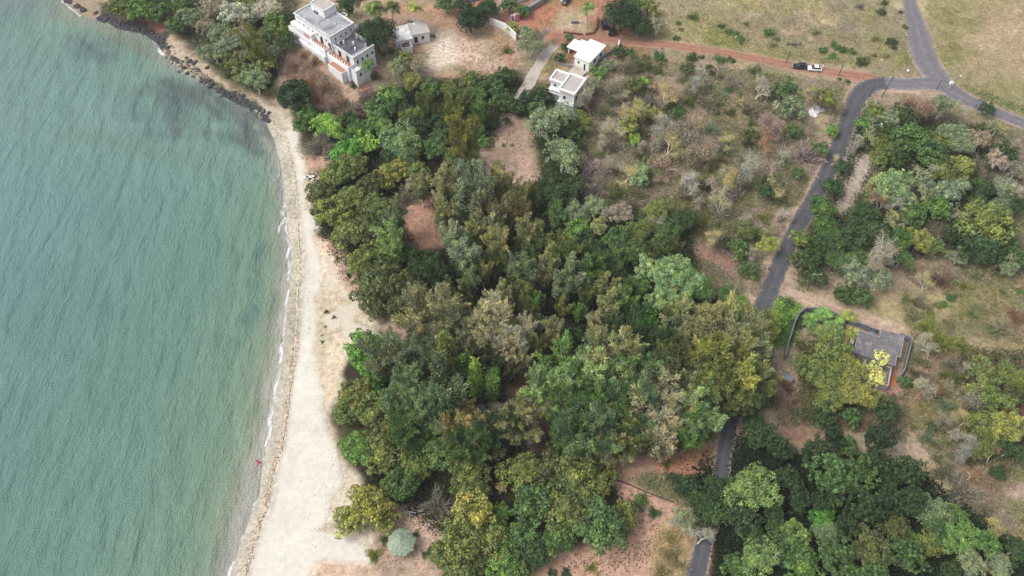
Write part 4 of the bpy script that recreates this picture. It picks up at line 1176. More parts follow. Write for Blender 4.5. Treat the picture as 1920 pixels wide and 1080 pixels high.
# small bushes that can be told apart in the open ground, traced
for a in [(1354, 48, 20, 'U', DG), (1366, 58, 22, 'U', MG), (1378, 62, 20, 'U', MG), (1390, 72, 24, 'U', MG), (1444, 58, 30, 'U', MG), (1456, 72, 16, 'U', MG), (1478, 82, 9, 'U', DG), (1500, 82, 10, 'U', BO), (1545, 92, 24, 'U', MG), (1566, 84, 26, 'U', MG),
          (1580, 92, 26, 'U', MG), (1562, 104, 22, 'U', FG), (1598, 96, 22, 'U', MG), (1620, 112, 34, 'U', DO), (1640, 102, 18, 'V', RB), (1672, 76, 28, 'U', DG), (1676, 88, 18, 'U', DG), (1690, 22, 14, 'U', DO), (1698, 50, 16, 'U', DO), (1654, 20, 26, 'U', DO),
          (1660, 4, 20, 'U', DO), (1272, 42, 16, 'U', MG), (1302, 30, 30, 'V', O_), (1270, 70, 18, 'U', DO), (1236, 102, 34, 'U', MG), (1298, 106, 30, 'U', DG), (1316, 106, 16, 'U', DO), (1212, 108, 22, 'U', MG), (1336, 136, 20, 'U', DG), (1330, 124, 18, 'U', DG),
          (1334, 164, 20, 'U', MG), (1364, 168, 22, 'U', MG), (1388, 176, 16, 'U', MG), (1324, 152, 12, 'U', MG), (1352, 110, 34, 'V', FG), (1372, 112, 22, 'U', MG), (1415, 130, 40, 'V', O_), (1430, 140, 40, 'V', GG), (1575, 148, 12, 'U', DG), (1590, 152, 14, 'U', DG),
          (1210, 150, 26, 'U', LG), (1232, 130, 30, 'U', DO), (1218, 142, 24, 'V', GB), (612, 584, 12, 'U', MG), (626, 594, 12, 'V', O_), (604, 640, 12, 'V', O_), (610, 612, 8, 'V', O_), (604, 628, 8, 'V', O_), (944, 272, 10, 'U', MG), (960, 272, 10, 'U', O_),
          (1470, 590, 44, 'U', FG), (1460, 612, 40, 'U', FG), (1476, 568, 36, 'U', MG), (1486, 608, 30, 'U', MG), (1466, 570, 28, 'U', LG), (1500, 606, 28, 'U', DG), (1700, 560, 30, 'V', YG), (1740, 524, 30, 'V', MG), (1770, 570, 24, 'U', FG), (1790, 530, 20, 'U', FG),
          (1912, 545, 22, 'U', FG), (1880, 548, 16, 'U', MG), (1200, 940, 40, 'U', MG), (1226, 960, 36, 'V', MG), (1250, 870, 24, 'V', YO), (1262, 894, 30, 'U', DP), (1330, 900, 30, 'U', MG), (1000, 240, 16, 'U', DG), (780, 1000, 22, 'V', YO), (800, 1040, 24, 'U', DO),
          (700, 1040, 40, 'V', YO), (720, 1010, 30, 'V', O_), (1258, 1040, 50, 'V', GO), (1262, 1010, 40, 'V', GO), (1240, 1070, 46, 'V', GO), (1280, 1060, 36, 'V', GO), (1060, 1078, 30, 'U', DG), (1035, 1072, 24, 'U', DG), (1110, 1064, 30, 'V', YO),
          (550, 122, 34, 'V', RB), (590, 112, 34, 'V', RB), (610, 160, 40, 'V', RB), (640, 192, 34, 'V', RB), (665, 150, 26, 'V', RB), (532, 130, 30, 'V', PK), (580, 150, 40, 'V', OB), (640, 130, 26, 'V', OB), (625, 200, 34, 'V', RB), (662, 160, 16, 'U', DG),
          (704, 140, 30, 'V', RB), (596, 182, 40, 'V', RB), (570, 100, 30, 'V', OB), (720, 100, 20, 'V', BO), (732, 92, 24, 'U', DO), (1760, 860, 30, 'V', BO), (1712, 800, 26, 'V', BO), (1742, 820, 40, 'V', GG), (1752, 800, 40, 'U', DO), (1736, 684, 20, 'U', DG),
          (1720, 640, 20, 'U', DO), (1490, 790, 20, 'U', DG), (1480, 730, 30, 'V', RB)]:
    plant(*a)

# the rest of the dry scrub and thickets, scattered by kind of ground
def occupied(x, y, w, f):
    for p in PLANTS:
        if abs(p['cx'] - x) < 90 and math.hypot(p['cx'] - x, (p['cy'] - y) * 1.15) < f * (p['w'] + w) / 2:
            return True
    return False
NOGO = []
def nogo(pts, w):
    NOGO.append((pts, w))
for rd, w in ((ROAD_MAIN, 36), (ROAD_CROSS, 26), (ROAD_LINK, 30), (ROAD_DIRT, 20), (LANE, 22), (DIRT_UP, 18)):
    nogo(rd, w)
nogo([(1010, 140), (1070, 190), (1100, 150), (1060, 130)], 22)
nogo([(1075, 90), (1120, 85), (1100, 115)], 22)
nogo([(1600, 620), (1700, 620), (1690, 700), (1600, 690)], 20)
nogo([(560, 30), (640, 60), (680, 100), (670, 140), (600, 80)], 22)
nogo([(745, 70), (810, 60)], 20)
nogo([(1520, 205), (1536, 215)], 24)
nogo([(595, 110), (650, 150), (660, 180)], 30)
nogo([(1310, 470), (1370, 500)], 22)
nogo([(965, 240), (955, 300), (990, 310), (925, 305), (975, 325)], 60)
nogo([(785, 400), (800, 440)], 50)
nogo([(1000, 700), (1000, 740), (985, 780)], 50)
nogo([(1600, 340), (1625, 300), (1580, 390)], 26)
nogo([(735, 620), (770, 640)], 40)
def clear(x, y, w):
    for pts, r in NOGO:
        if float(seg_dist(pts, np.array(x), np.array(y))) < r * .5 + w * .42:
            return False
    return True
def scatter(poly, n_, kinds, wr, f=.5, seed=1):
    r = random.Random(seed)
    x0, x1 = min(p[0] for p in poly), max(p[0] for p in poly)
    y0, y1 = min(p[1] for p in poly), max(p[1] for p in poly)
    made = tries = 0
    while made < n_ and tries < n_ * 30:
        tries += 1
        x = r.uniform(x0, x1)
        y = r.uniform(y0, y1)
        w = r.uniform(*wr)
        if not inside(poly, np.array(x), np.array(y)) or occupied(x, y, w, f) or not clear(x, y, w):
            continue
        k, c = r.choice(kinds)
        plant(round(x), round(y), w, k, c)
        made += 1
SCR = [('V', GB), ('V', GB), ('V', K_), ('V', O_), ('V', T_), ('V', GG), ('V', YO), ('S', GB), ('V', BO), ('V', DO), ('b', DO)]
scatter([(1115, 105), (1590, 160), (1560, 260), (1470, 410), (1310, 440), (1290, 390), (1120, 380), (1090, 240)], 50, SCR, (24, 46), .40, 11)
scatter([(1115, 105), (1590, 160), (1560, 260), (1470, 410), (1400, 540), (1310, 440), (1290, 390), (1120, 380), (1090, 240)], 48, [('V', GB), ('V', GG), ('V', K_), ('V', O_), ('V', PK), ('V', GB), ('V', T_), ('D', PGY), ('D', ST)], (46, 78), .18, 31)
scatter([(1225, 2), (1690, 2), (1700, 110), (1590, 125), (1240, 70)], 8, [('V', K_), ('V', GB), ('V', O_)], (14, 26), .7, 12)
scatter([(1610, 200), (1900, 260), (1915, 500), (1690, 480), (1500, 540), (1500, 440)], 34, [('F', GG), ('b', DG), ('B', DG), ('F', O_), ('V', GB), ('F', K_), ('F', MG), ('B', DO)], (40, 60), .40, 13)
scatter([(1700, 520), (1915, 500), (1915, 680), (1720, 640)], 14, [('V', K_), ('V', YO), ('V', GB), ('U', MG)], (20, 40), .6, 14)
scatter([(1700, 520), (1915, 500), (1915, 900), (1760, 860), (1700, 700)], 22, [('V', GB), ('V', K_), ('V', YO), ('V', RB), ('D', ST), ('D', PGY), ('V', T_)], (44, 74), .25, 32)
scatter([(1640, 220), (1900, 270), (1915, 480), (1700, 470), (1540, 480)], 14, [('D', PGY), ('V', GB), ('V', GG)], (44, 60), .2, 33)
scatter([(1690, 690), (1915, 690), (1915, 900), (1760, 860)], 14, [('V', GB), ('V', O_), ('V', BO), ('S', GB)], (26, 44), .5, 15)
scatter([(1460, 720), (1540, 760), (1690, 740), (1690, 800), (1480, 800)], 10, [('V', RB), ('V', BO), ('U', DO)], (20, 36), .5, 16)
scatter([(640, 210), (1000, 150), (1100, 200), (1100, 330), (1000, 320), (900, 300), (640, 290)], 14, [('b', DG), ('b', MG), ('F', O_)], (34, 48), .42, 17)
scatter([(780, 340), (1300, 400), (1320, 560), (1250, 680), (1000, 660), (830, 560)], 22, [('C', DO), ('C', DG), ('C', O_), ('C', MG)], (36, 50), .40, 18)
scatter([(1380, 880), (1500, 880), (1700, 900), (1900, 1020), (1900, 1080), (1340, 1080)], 12, [('J', MG), ('B', DG), ('B', O_), ('F', FG), ('J', DG)], (46, 64), .45, 19)
scatter([(640, 300), (1300, 400), (1320, 560), (1250, 880), (700, 900), (700, 560)], 14, [('D', PGY), ('D', ST)], (30, 44), .12, 34)
scatter([(760, 640), (1230, 680), (1300, 820), (1100, 850), (800, 830)], 10, [('C', DG), ('C', MG), ('C', DO)], (36, 48), .46, 20)
scatter([(330, 5), (545, 5), (545, 80), (480, 140), (340, 60)], 8, [('F', GB), ('b', O_), ('F', GG)], (36, 50), .42, 21)

# ---------------------------------------------------------------- undergrowth, grass and twigs nobody could count
def ground_points(poly, n_, seed):
    rs = np.random.RandomState(seed)
    x0, x1 = min(p[0] for p in poly), max(p[0] for p in poly)
    y0, y1 = min(p[1] for p in poly), max(p[1] for p in poly)
    x = rs.uniform(x0, x1, n_ * 2)
    y = rs.uniform(y0, y1, n_ * 2)
    k = inside(poly, x, y)
    x, y = x[k][:n_], y[k][:n_]
    a = (x - 960) / FOC
    b_ = (y - 540) / FOC
    wx_ = a / (SP + b_ * CP) * (CAM_H - 3)
    wy_ = (CP - b_ * SP) / (SP + b_ * CP) * (CAM_H - 3)
    for _ in range(2):
        hh = height(wx_, wy_)
        wx_ = a / (SP + b_ * CP) * (CAM_H - hh)
        wy_ = (CP - b_ * SP) / (SP + b_ * CP) * (CAM_H - hh)
    return x, y, wx_, wy_, height(wx_, wy_)
def tufts(name, label, specs, seed, avoid=True):
    """specs: (polygon, number of clusters, blades each, blade length, width ratio, colours, spread, patchiness)"""
    rs = np.random.RandomState(seed)
    V, Cc = [], []
    for si, (poly, n_, per, L, wr, cols_, spread, patch) in enumerate(specs):
        px1, py1, x, y, z = ground_points(poly, n_, seed * 13 + si)
        keep = fbm(x, y, 7, 60 + si, 3) > patch
        if avoid:
            for pts, r in NOGO:
                keep &= seg_dist(pts, px1, py1) > r * .55
        x, y, z = x[keep], y[keep], z[keep]
        if not len(x):
            continue
        cl = np.array([lin(PAL[c]) for c in cols_]) * (1 / 1.45 * 1.75)
        w_ = fbm(x, y, 9, 70 + si, 3)
        rk = np.clip(((w_ - .3) / .4 + rs.normal(size=len(x)) * .25) * len(cols_), 0, len(cols_) - 1).astype(int)
        ci = np.repeat(np.arange(len(x)), per)
        m_ = len(ci)
        c = np.stack([x, y, z], 1)[ci]
        size_ = rs.uniform(.5, 1.3, len(x))[ci]
        al = unit(rs.normal(size=(m_, 3)) * [1, 1, .5] + [0, 0, .75])
        pos = c + rs.normal(size=(m_, 3)) * [spread, spread, 0] + al * (L * size_ * .4)[:, None]
        pos[:, 2] += rs.rand(m_) * spread * .6
        v, q = leaves(pos, unit(np.cross(al, rs.normal(size=(m_, 3)))), L * size_, wr, rs, along=al)
        V.append(v)
        cc = cl[rk][ci] * (.62 if name == 'undergrowth' else 1.0) * (rs.uniform(.6, 1.35, (len(x), 1))[ci]) * rs.uniform(.75, 1.25, (m_, 1))  # undergrowth darkened in colour to deepen the shaded gaps
        Cc.append(np.repeat(cc, 4, 0))
    V = np.vstack(V)
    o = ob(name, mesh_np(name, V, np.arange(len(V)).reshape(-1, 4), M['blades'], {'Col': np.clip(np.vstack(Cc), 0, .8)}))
    tag(o, label, None, kind='stuff')
SCRUB = [(1110, 100), (1590, 155), (1560, 260), (1490, 400), (1420, 560), (1310, 500), (1290, 395), (1130, 385), (1090, 240)]
tufts('dry_brush', 'dry grey and tan twigs and brush covering the open scrub', [
    (SCRUB, 20000, 5, .85, .12, [PK, GB, T_, K_, GB, O_], .45, .30),
    ([(1690, 500), (1960, 480), (1960, 1060), (1850, 980), (1760, 880), (1690, 780), (1700, 640)], 12000, 5, .8, .12, [RB, T_, GB, K_, YO], .45, .36),
    ([(1450, 740), (1700, 740), (1700, 830), (1560, 800), (1460, 800)], 3000, 5, .8, .12, [RB, GB, BO], .4, .3),
    ([(505, 80), (560, 85), (640, 150), (700, 165), (680, 215), (620, 210), (550, 170)], 5200, 5, .8, .10, [RB, GB, PK, RB, T_], .55, .12),
    ([(1600, 190), (1920, 250), (1920, 500), (1700, 480), (1500, 540), (1490, 440)], 9000, 5, .8, .12, [GB, GG, K_, GB], .5, .3),
    ([(1130, 390), (1400, 390), (1400, 560), (1320, 540)], 3000, 5, .8, .12, [GB, K_, O_], .5, .4),
    ([(850, 110), (980, 110), (980, 160), (860, 160)], 700, 5, .6, .1, [RB, RB, GB], .4, .3),
    ([(560, 245), (640, 270), (620, 300), (556, 285)], 600, 5, .6, .1, [GB, K_], .4, .3),
    ([(700, 990), (860, 930), (850, 1080), (690, 1080)], 500, 5, .45, .12, [K_, T_, YO], .35, .45),
    ], 3)
tufts('grass', 'dry straw and yellow green grass of the open fields and verges', [
    ([(1225, -20), (1700, -20), (1710, 140), (1480, 112), (1225, 75)], 16000, 5, .55, .14, [GB, T_, ST, K_, YO, YG], .5, .22),
    ([(1735, -20), (1960, -20), (1960, 225), (1800, 165), (1745, 90)], 10000, 5, .48, .14, [T_, ST, K_, YO], .5, .25),
    ([(1640, 170), (1960, 262), (1960, 300), (1640, 220)], 900, 4, .45, .16, [K_, O_], .5, .3),
    ([(1770, 145), (1920, 200), (1920, 222), (1775, 165)], 900, 5, .55, .2, [FG, MG, O_], .4, .2),
    (SCRUB, 5200, 4, .45, .16, [T_, K_, YG, O_, ST], .5, .42),
    ([(1690, 480), (1960, 480), (1960, 700), (1700, 660)], 4000, 4, .45, .16, [T_, K_, YG, YO], .5, .3),
    ([(1170, 895), (1250, 885), (1320, 930), (1290, 955)], 900, 4, .4, .2, [MG, O_, K_], .4, .3),
    ([(1232, 990), (1290, 990), (1300, 1085), (1220, 1085)], 700, 5, .55, .16, [GO, ST, GO], .4, .2),
    ([(590, 560), (640, 560), (650, 640), (600, 700), (595, 640)], 160, 4, .3, .18, [K_, O_], .3, .5),
    ([(1010, 80), (1070, 85), (1070, 140), (1000, 160)], 700, 4, .45, .2, [O_, K_, MG], .4, .3),
    ([(1450, 560), (1500, 572), (1490, 640), (1450, 650)], 900, 6, .55, .35, [VG, FG, LG], .5, .15),
    ([(840, 140), (870, 150), (990, 70), (960, 60)], 400, 4, .4, .16, [K_, O_], .4, .4),
    ], 4)
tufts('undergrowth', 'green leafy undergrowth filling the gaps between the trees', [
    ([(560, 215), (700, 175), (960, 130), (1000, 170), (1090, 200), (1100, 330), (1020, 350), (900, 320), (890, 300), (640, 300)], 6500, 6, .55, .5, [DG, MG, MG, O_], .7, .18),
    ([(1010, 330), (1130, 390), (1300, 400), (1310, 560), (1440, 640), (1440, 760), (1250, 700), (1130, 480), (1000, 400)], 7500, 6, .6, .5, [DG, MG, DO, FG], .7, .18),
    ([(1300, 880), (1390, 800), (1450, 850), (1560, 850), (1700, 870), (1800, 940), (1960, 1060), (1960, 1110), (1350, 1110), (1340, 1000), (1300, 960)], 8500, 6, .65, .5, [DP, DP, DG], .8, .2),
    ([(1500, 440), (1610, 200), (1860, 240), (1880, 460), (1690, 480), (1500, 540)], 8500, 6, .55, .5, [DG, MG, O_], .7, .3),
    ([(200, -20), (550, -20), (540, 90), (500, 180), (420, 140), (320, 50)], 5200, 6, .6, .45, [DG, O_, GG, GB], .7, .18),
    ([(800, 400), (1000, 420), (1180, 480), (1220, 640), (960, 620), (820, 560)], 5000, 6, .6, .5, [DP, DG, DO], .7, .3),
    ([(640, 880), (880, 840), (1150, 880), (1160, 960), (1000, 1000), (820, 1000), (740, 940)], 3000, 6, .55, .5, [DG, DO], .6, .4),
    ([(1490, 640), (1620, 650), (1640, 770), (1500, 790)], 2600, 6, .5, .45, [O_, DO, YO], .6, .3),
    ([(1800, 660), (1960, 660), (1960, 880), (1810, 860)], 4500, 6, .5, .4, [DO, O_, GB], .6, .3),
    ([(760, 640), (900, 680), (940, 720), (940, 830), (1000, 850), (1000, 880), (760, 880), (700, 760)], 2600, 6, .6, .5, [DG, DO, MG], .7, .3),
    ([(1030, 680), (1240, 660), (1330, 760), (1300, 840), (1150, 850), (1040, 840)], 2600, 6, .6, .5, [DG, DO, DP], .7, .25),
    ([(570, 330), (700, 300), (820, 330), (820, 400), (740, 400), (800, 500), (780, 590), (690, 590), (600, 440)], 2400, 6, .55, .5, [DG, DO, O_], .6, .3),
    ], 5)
tufts('low_scrub', 'patches of low green and olive scrub among the dry brush', [
    (SCRUB, 2600, 22, .34, .45, [O_, GB, GG, K_, O_, YO], .9, .45),
    ([(1690, 500), (1960, 480), (1960, 1060), (1850, 980), (1760, 880), (1690, 780), (1700, 640)], 900, 22, .34, .5, [O_, YO, MG, K_, GB], .8, .47),
    ([(1600, 190), (1920, 250), (1920, 500), (1700, 480), (1500, 540), (1490, 440)], 900, 22, .36, .5, [O_, GG, MG, DG], .8, .45),
    ([(1240, 2), (1700, 2), (1700, 110), (1590, 125), (1240, 70)], 260, 20, .3, .5, [O_, K_, YO, GB], .7, .55),
    ], 6)

# ---------------------------------------------------------------- telling the plants apart, then linking them
MARKS = [((615, 60), 'tall white villa'), ((706, 70), 'big mango beside the villa'), ((775, 68), 'broken white cottage'), ((1100, 97), 'small white bungalow'), ((1062, 160), 'two storey white house'), ((1004, 134), 'pale concrete lane'),
         ((1516, 129), 'pair of parked cars'), ((1750, 150), 'road junction'), ((1528, 208), 'white rubbish heap'), ((1655, 640), 'flat-roofed ruin'), ((1470, 707), 'grey slab shed'), ((752, 1017), 'pale green pavilion'),
         ((767, 970), 'wooden beach post frame'), ((577, 333), 'beached kayak'), ((690, 664), 'vivid green beach tree'), ((958, 285), 'bare pink clearing'), ((1318, 1020), 'lowest stretch of tarmac road'), ((1535, 515), 'crossarm power pole'),
         ((1633, 240), 'street lamp above the bend'), ((1340, 480), 'dug earth pit'), ((290, 85), 'foaming cove rocks'), ((440, 190), 'mossy dark rocks'), ((1900, 20), 'far end of the dry field'), ((1166, 35), 'two dark jeeps'),
         ((835, 95), 'cleared earth plot'), ((1430, 590), 'road mouth under the yellowish canopy'), ((1210, 930), 'low timber kerb'), ((1360, 840), 'shaded road gap'), ((1650, 490), 'fallen silvery tree'), ((1608, 330), 'pale sandy scar by the road'),
         ((790, 420), 'red soil glade'), ((1000, 720), 'brown glade in the wood'), ((484, 868), 'wading person in pink'), ((1870, 950), 'pale bare hillside patch'), ((1275, 95), 'start of the red dirt road'), ((1705, 1), 'top end of the tarmac road'),
         ((930, 910), 'golden leaved treetops')]
ORD = ['first', 'second', 'third', 'fourth', 'fifth', 'sixth', 'seventh', 'eighth', 'ninth', 'tenth', 'eleventh', 'twelfth', 'thirteenth', 'fourteenth', 'fifteenth']
PLANTS = [p for p in PLANTS if p['w'] > 1]
def art(p):
    sz = ''
    if p['kind'] in 'BFCbUV':
        big = {'B': 80, 'F': 72, 'C': 58, 'b': 52, 'U': 32, 'V': 40}[p['kind']]
        small = {'B': 58, 'F': 48, 'C': 42, 'b': 36, 'U': 20, 'V': 26}[p['kind']]
        sz = 'broad ' if p['w'] >= big else ('slight ' if p['w'] <= small else '')
    return sz + p['colour'] + ' ' + KIND[p['kind']][1]
by = {}
for p in PLANTS:
    if not p['label']:
        by.setdefault(art(p), []).append(p)
for desc, ps in by.items():
    ranks = {}
    for mi, (mp_, mn) in enumerate(MARKS):
        for r_, p in enumerate(sorted(ps, key=lambda q: math.hypot(q['cx'] - mp_[0], q['cy'] - mp_[1]))):
            d1 = math.hypot(p['cx'] - mp_[0], p['cy'] - mp_[1])
            ranks.setdefault(id(p), []).append((r_ * 60 + d1, r_, mi, d1))
    for p in ps:
        best = min(ranks[id(p)])
        mn = MARKS[best[2]][1]
        if best[1] == 0:
            p['label'] = f"{desc} {'beside' if best[3] < 70 else 'standing by'} the {mn}"
        else:
            p['label'] = f"{desc}, {ORD[best[1]]} out from the {mn}"
for p in PLANTS:
    nm = KIND[p['kind']][0]
    pr = p['pr']
    rot = prs.uniform(0, 6.28)
    sx = p['s'] * prs.uniform(.95, 1.05)
    c = np.clip(lin(PAL[p['colour']]) * K_L * prs.uniform(.88, 1.14), 0, .85)
    c = c * ({'V': .78, 'D': .8, 'S': .9, 'J': .8, 'M': .8, 'C': 1.06, 'W': .98, 'c': .9, 'B': .93}.get(p['kind'], 1))
    c = c * np.array([prs.uniform(.94, 1.06), 1, prs.uniform(.9, 1.1)])
    colr = (c[0], c[1], c[2], 1 - p['gold'] if p['gold'] else (.985 if p['kind'] in 'Bb' else 1.0))
    if pr['kind'] == 'bush':
        o = ob(nm, pr['crown'])
        o.location = (p['x'], p['y'], p['z'] - .05)
        o.rotation_euler = (0, 0, rot)
        o.scale = (sx, sx, sx * prs.uniform(.85, 1.15))
        o.color = colr
        tag(o, p['label'], KIND[p['kind']][2], GROUPS[p['kind']])
        continue
    root = thing(nm, p['label'], KIND[p['kind']][2], (p['x'], p['y'], p['z'] - .05), rot, GROUPS[p['kind']])
    root.scale = (sx, sx, p['s'] * p['hs'])
    if p['kind'] == 'D' and prs.random() < .6:
        root.rotation_euler = (prs.uniform(-.12, .12), prs.uniform(-.12, .12), rot)
    ob('trunk', pr['trunk'], root)
    if pr['crown'] is not None:
        cr = ob({'D': 'twigs', 'P': 'fronds', 'p': 'fronds'}.get(p['kind'], 'crown'), pr['crown'], root)
        cr.color = colr

# ================================================================ BUILDINGS
def windows(parent, rects, name='window', m='glass', t=.06):
    """rects: (x0, x1, y0, y1, z0, z1) thin boxes standing just proud of a wall"""
    for r in rects:
        MB().box(*r).build(name, M[m], parent)
def parapet(parent, poly, z, h=.5, w=.25, m='parapet', name='parapet'):
    n_ = len(poly)
    cx = sum(p[0] for p in poly) / n_
    cy = sum(p[1] for p in poly) / n_
    b = MB().rail(poly, w, z, z + h, True)
    return b.build(name, M[m], parent)
def insetp(poly, d):
    """inward offset of a counter-clockwise right-angled outline"""
    n_ = len(poly)
    out = []
    for i in range(n_):
        p0, p1, p2 = (Vector(poly[i - 1]), Vector(poly[i]), Vector(poly[(i + 1) % n_]))
        a = (p1 - p0).normalized()
        b = (p2 - p1).normalized()
        na = Vector((-a.y, a.x))
        nb = Vector((-b.y, b.x))
        q = p1 + na * d + nb * d if abs(a.dot(b)) < .5 else p1 + na * d
        out.append((q.x, q.y))
    return out

# ---- the white villa: local x runs down its long seaward front, local y runs inland
vx, vy = P(551.8, 26, 4 + 10)
vg = 4.0
villa = thing('villa', 'tall white villa stepping down the slope, with grey roof terraces and tiled balconies', 'building', (vx, vy, vg), R(-43))
lw = MB()
lw.box(0, 15.8, 0, 8.6, -3, 10)
lw.box(15.803, 24.6, .5, 8.0, -4, 7.0)
lw.box(24.603, 27.0, -1.2, 3.6, -5, 4.4)
lw.box(-1.2, 15.2, -2.2, -.003, -4, 5.6)
lw.box(15.203, 24.59, -1.8, .497, -4, 4.5)
lw.box(-.8, 8.4, -1.5, -.006, 5.603, 7.6)
lw.build('wall', M['white'], villa)
rf = MB().box(.28, 15.52, .28, 8.32, 10.0, 10.10).build('roof', M['roof_grey'], villa)
parapet(villa, insetp([(0, 0), (15.8, 0), (15.8, 8.6), (0, 8.6)], -.02), 9.85, .55, .34)
MB().box(16.05, 24.35, .75, 7.75, 7.0, 7.08).build('terrace_floor', M['roof_dark'], villa)
MB().box(23.0, 24.34, .76, 7.7, 7.083, 7.10).build('terrace_floor', M['roof_grey'], villa)
MB().rail([(15.9, .5), (24.6, .5), (24.6, 8.0), (15.9, 8.0)], .28, 6.9, 7.75).build('parapet', M['parapet'], villa)
ring = MB()
pts = []
for k in range(33):
    t = 2 * PI * k / 32
    ex = math.copysign(abs(math.cos(t)) ** .6, math.cos(t)) * 2.3
    ey = math.copysign(abs(math.sin(t)) ** .6, math.sin(t)) * 2.1
    pts.append((10.6 + ex, 3.6 + ey, 10.115))
ring.path(pts, [.07] * 33, 4)
ring.build('roof_ring', M['roof_line'], villa)
sb = MB().box(2.2, 8.2, 4.6, 8.9, 10.103, 12.2)
sb.box(.6, 2.197, 6.0, 8.3, 10.103, 11.4)
sb.build('stair_tower', M['white'], villa)
MB().box(2.5, 7.9, 4.9, 8.6, 12.2, 12.32).build('roof', M['gravel'], villa)
parapet(villa, [(2.3, 4.7), (8.1, 4.7), (8.1, 8.8), (2.3, 8.8)], 12.1, .45, .25)
MB().box(3.6, 5.2, 4.2, 4.597, 10.103, 10.7).build('roof_hatch', M['roof_line'], villa)
# balconies with tiled floors and white balustrades
def balcony(x0, x1, y0, y1, z, nposts):
    MB().box(x0, x1, y0, y1, z, z + .10).build('balcony_floor', M['tile'], villa)
    b = MB().rail([(x0, y1), (x0, y0), (x1, y0), (x1, y1)], .16, z - .02, z + .95)
    k = 0
    b.build('balustrade', M['white_new'], villa)
    p = MB()
    for i in range(nposts):
        x = x0 + (x1 - x0) * (i + .5) / nposts
        p.box(x - .11, x + .11, y0 + .12, y0 + .34, z + .1, z + 1.5)
    p.build('balcony_posts', M['white_new'], villa)
balcony(8.6, 15.0, -2.1, -.1, 5.65, 6)
balcony(15.4, 24.5, -1.7, .4, 4.6, 8)
MB().box(-1.0, 8.5, -2.1, -1.55, 5.603, 5.70).build('balcony_floor', M['tile'], villa)
MB().rail([(-1.1, -.2), (-1.1, -2.1), (8.5, -2.1)], .16, 5.5, 6.5).build('balustrade', M['white_new'], villa)
MB().box(17.5, 23.5, -3.6, -1.803, -4, 3.9).build('lower_terrace', M['white'], villa)
MB().box(17.7, 23.3, -3.4, -1.85, 3.9, 3.98).build('balcony_floor', M['tile'], villa)
MB().box(-1.6, 15.19, -2.9, -2.203, -4, 4.5).build('plinth', M['white'], villa)
MB().box(5.4, 7.6, -1.62, -1.503, 5.75, 7.5).build('pink_shade', M['pink'], villa)
MB().box(24.7, 26.9, -1.1, 3.5, 4.4, 4.5).build('roof', M['parapet'], villa)
parapet(villa, [(24.75, -1.05), (26.85, -1.05), (26.85, 3.45), (24.75, 3.45)], 4.4, .5, .2)
MB().box(27.003, 29.4, -1.8, 1.0, -4.6, -.5).build('lower_terrace', M['tile'], villa)
for k in range(7):
    MB().box(1.4 + k * 2.0, 1.9 + k * 2.0, -.05, .02, 7.6, 8.3).build('window', M['glass'], villa)
for k in range(4):
    MB().box(15.78, 15.85, 1.5 + k * 1.9, 1.9 + k * 1.9, 8.2, 8.9).build('window', M['glass'], villa)
for k in range(4):
    MB().box(24.58, 24.65, 1.4 + k * 1.8, 2.0 + k * 1.8, 5.0, 6.0).build('window', M['glass'], villa)
for k in range(2):
    MB().box(24.58, 24.65, 4.6 + k * 1.6, 5.3 + k * 1.6, 2.6, 3.6).build('window', M['glass'], villa)
for k in range(2):
    MB().box(26.98, 27.05, 0 + k * 1.9, .7 + k * 1.9, 2.7, 3.7).build('window', M['glass'], villa)
for k in range(4):
    MB().box(10.8 + k * 3.5, 12.0 + k * 3.5, .44 if k > 1 else -.06, .52 if k > 1 else .02, 4.7 if k > 1 else 5.76, 6.6 if k > 1 else 7.7).build('door', M['glass'], villa)
for (x, y) in ((17.2, 3.0), (19.5, 4.6), (21.8, 3.2), (22.6, 6.4), (18.2, 6.9), (16.6, 1.6)):
    c = MB().box(x, x + .35, y, y + .35, 7.083, 8.0)
    c.build('column_stub', M['white_new'], villa)
ax_ = MB().box(12.0, 14.6, 8.7, 11.6, -1, 6.4)
ax_.build('rear_annex', M['white'], villa)
MB().box(12.15, 14.45, 8.85, 11.45, 6.4, 6.48).build('roof', M['roof_grey'], villa)
MB().box(14.603, 18.6, 8.2, 11.4, -1, 4.8).build('rear_annex', M['roof_dark'], villa)
fr = MB()
for a, b_ in (((9.2, 9.0, 8.2), (9.2, 9.0, 9.6)), ((11.0, 9.0, 8.2), (11.0, 9.0, 9.6)), ((9.2, 10.4, 8.2), (9.2, 10.4, 9.6)), ((11.0, 10.4, 8.2), (11.0, 10.4, 9.6)), ((9.2, 9.0, 9.6), (11.0, 9.0, 9.6)), ((9.2, 10.4, 9.6), (11.0, 10.4, 9.6)), ((9.2, 9.0, 9.6), (9.2, 10.4, 9.6)), ((11.0, 9.0, 9.6), (11.0, 10.4, 9.6))):
    fr.tube(a, b_, .12, .12, 4)
fr.box(9.0, 11.2, 8.8, 10.6, -1, 8.2)
fr.build('tank_frame', M['white_new'], villa)

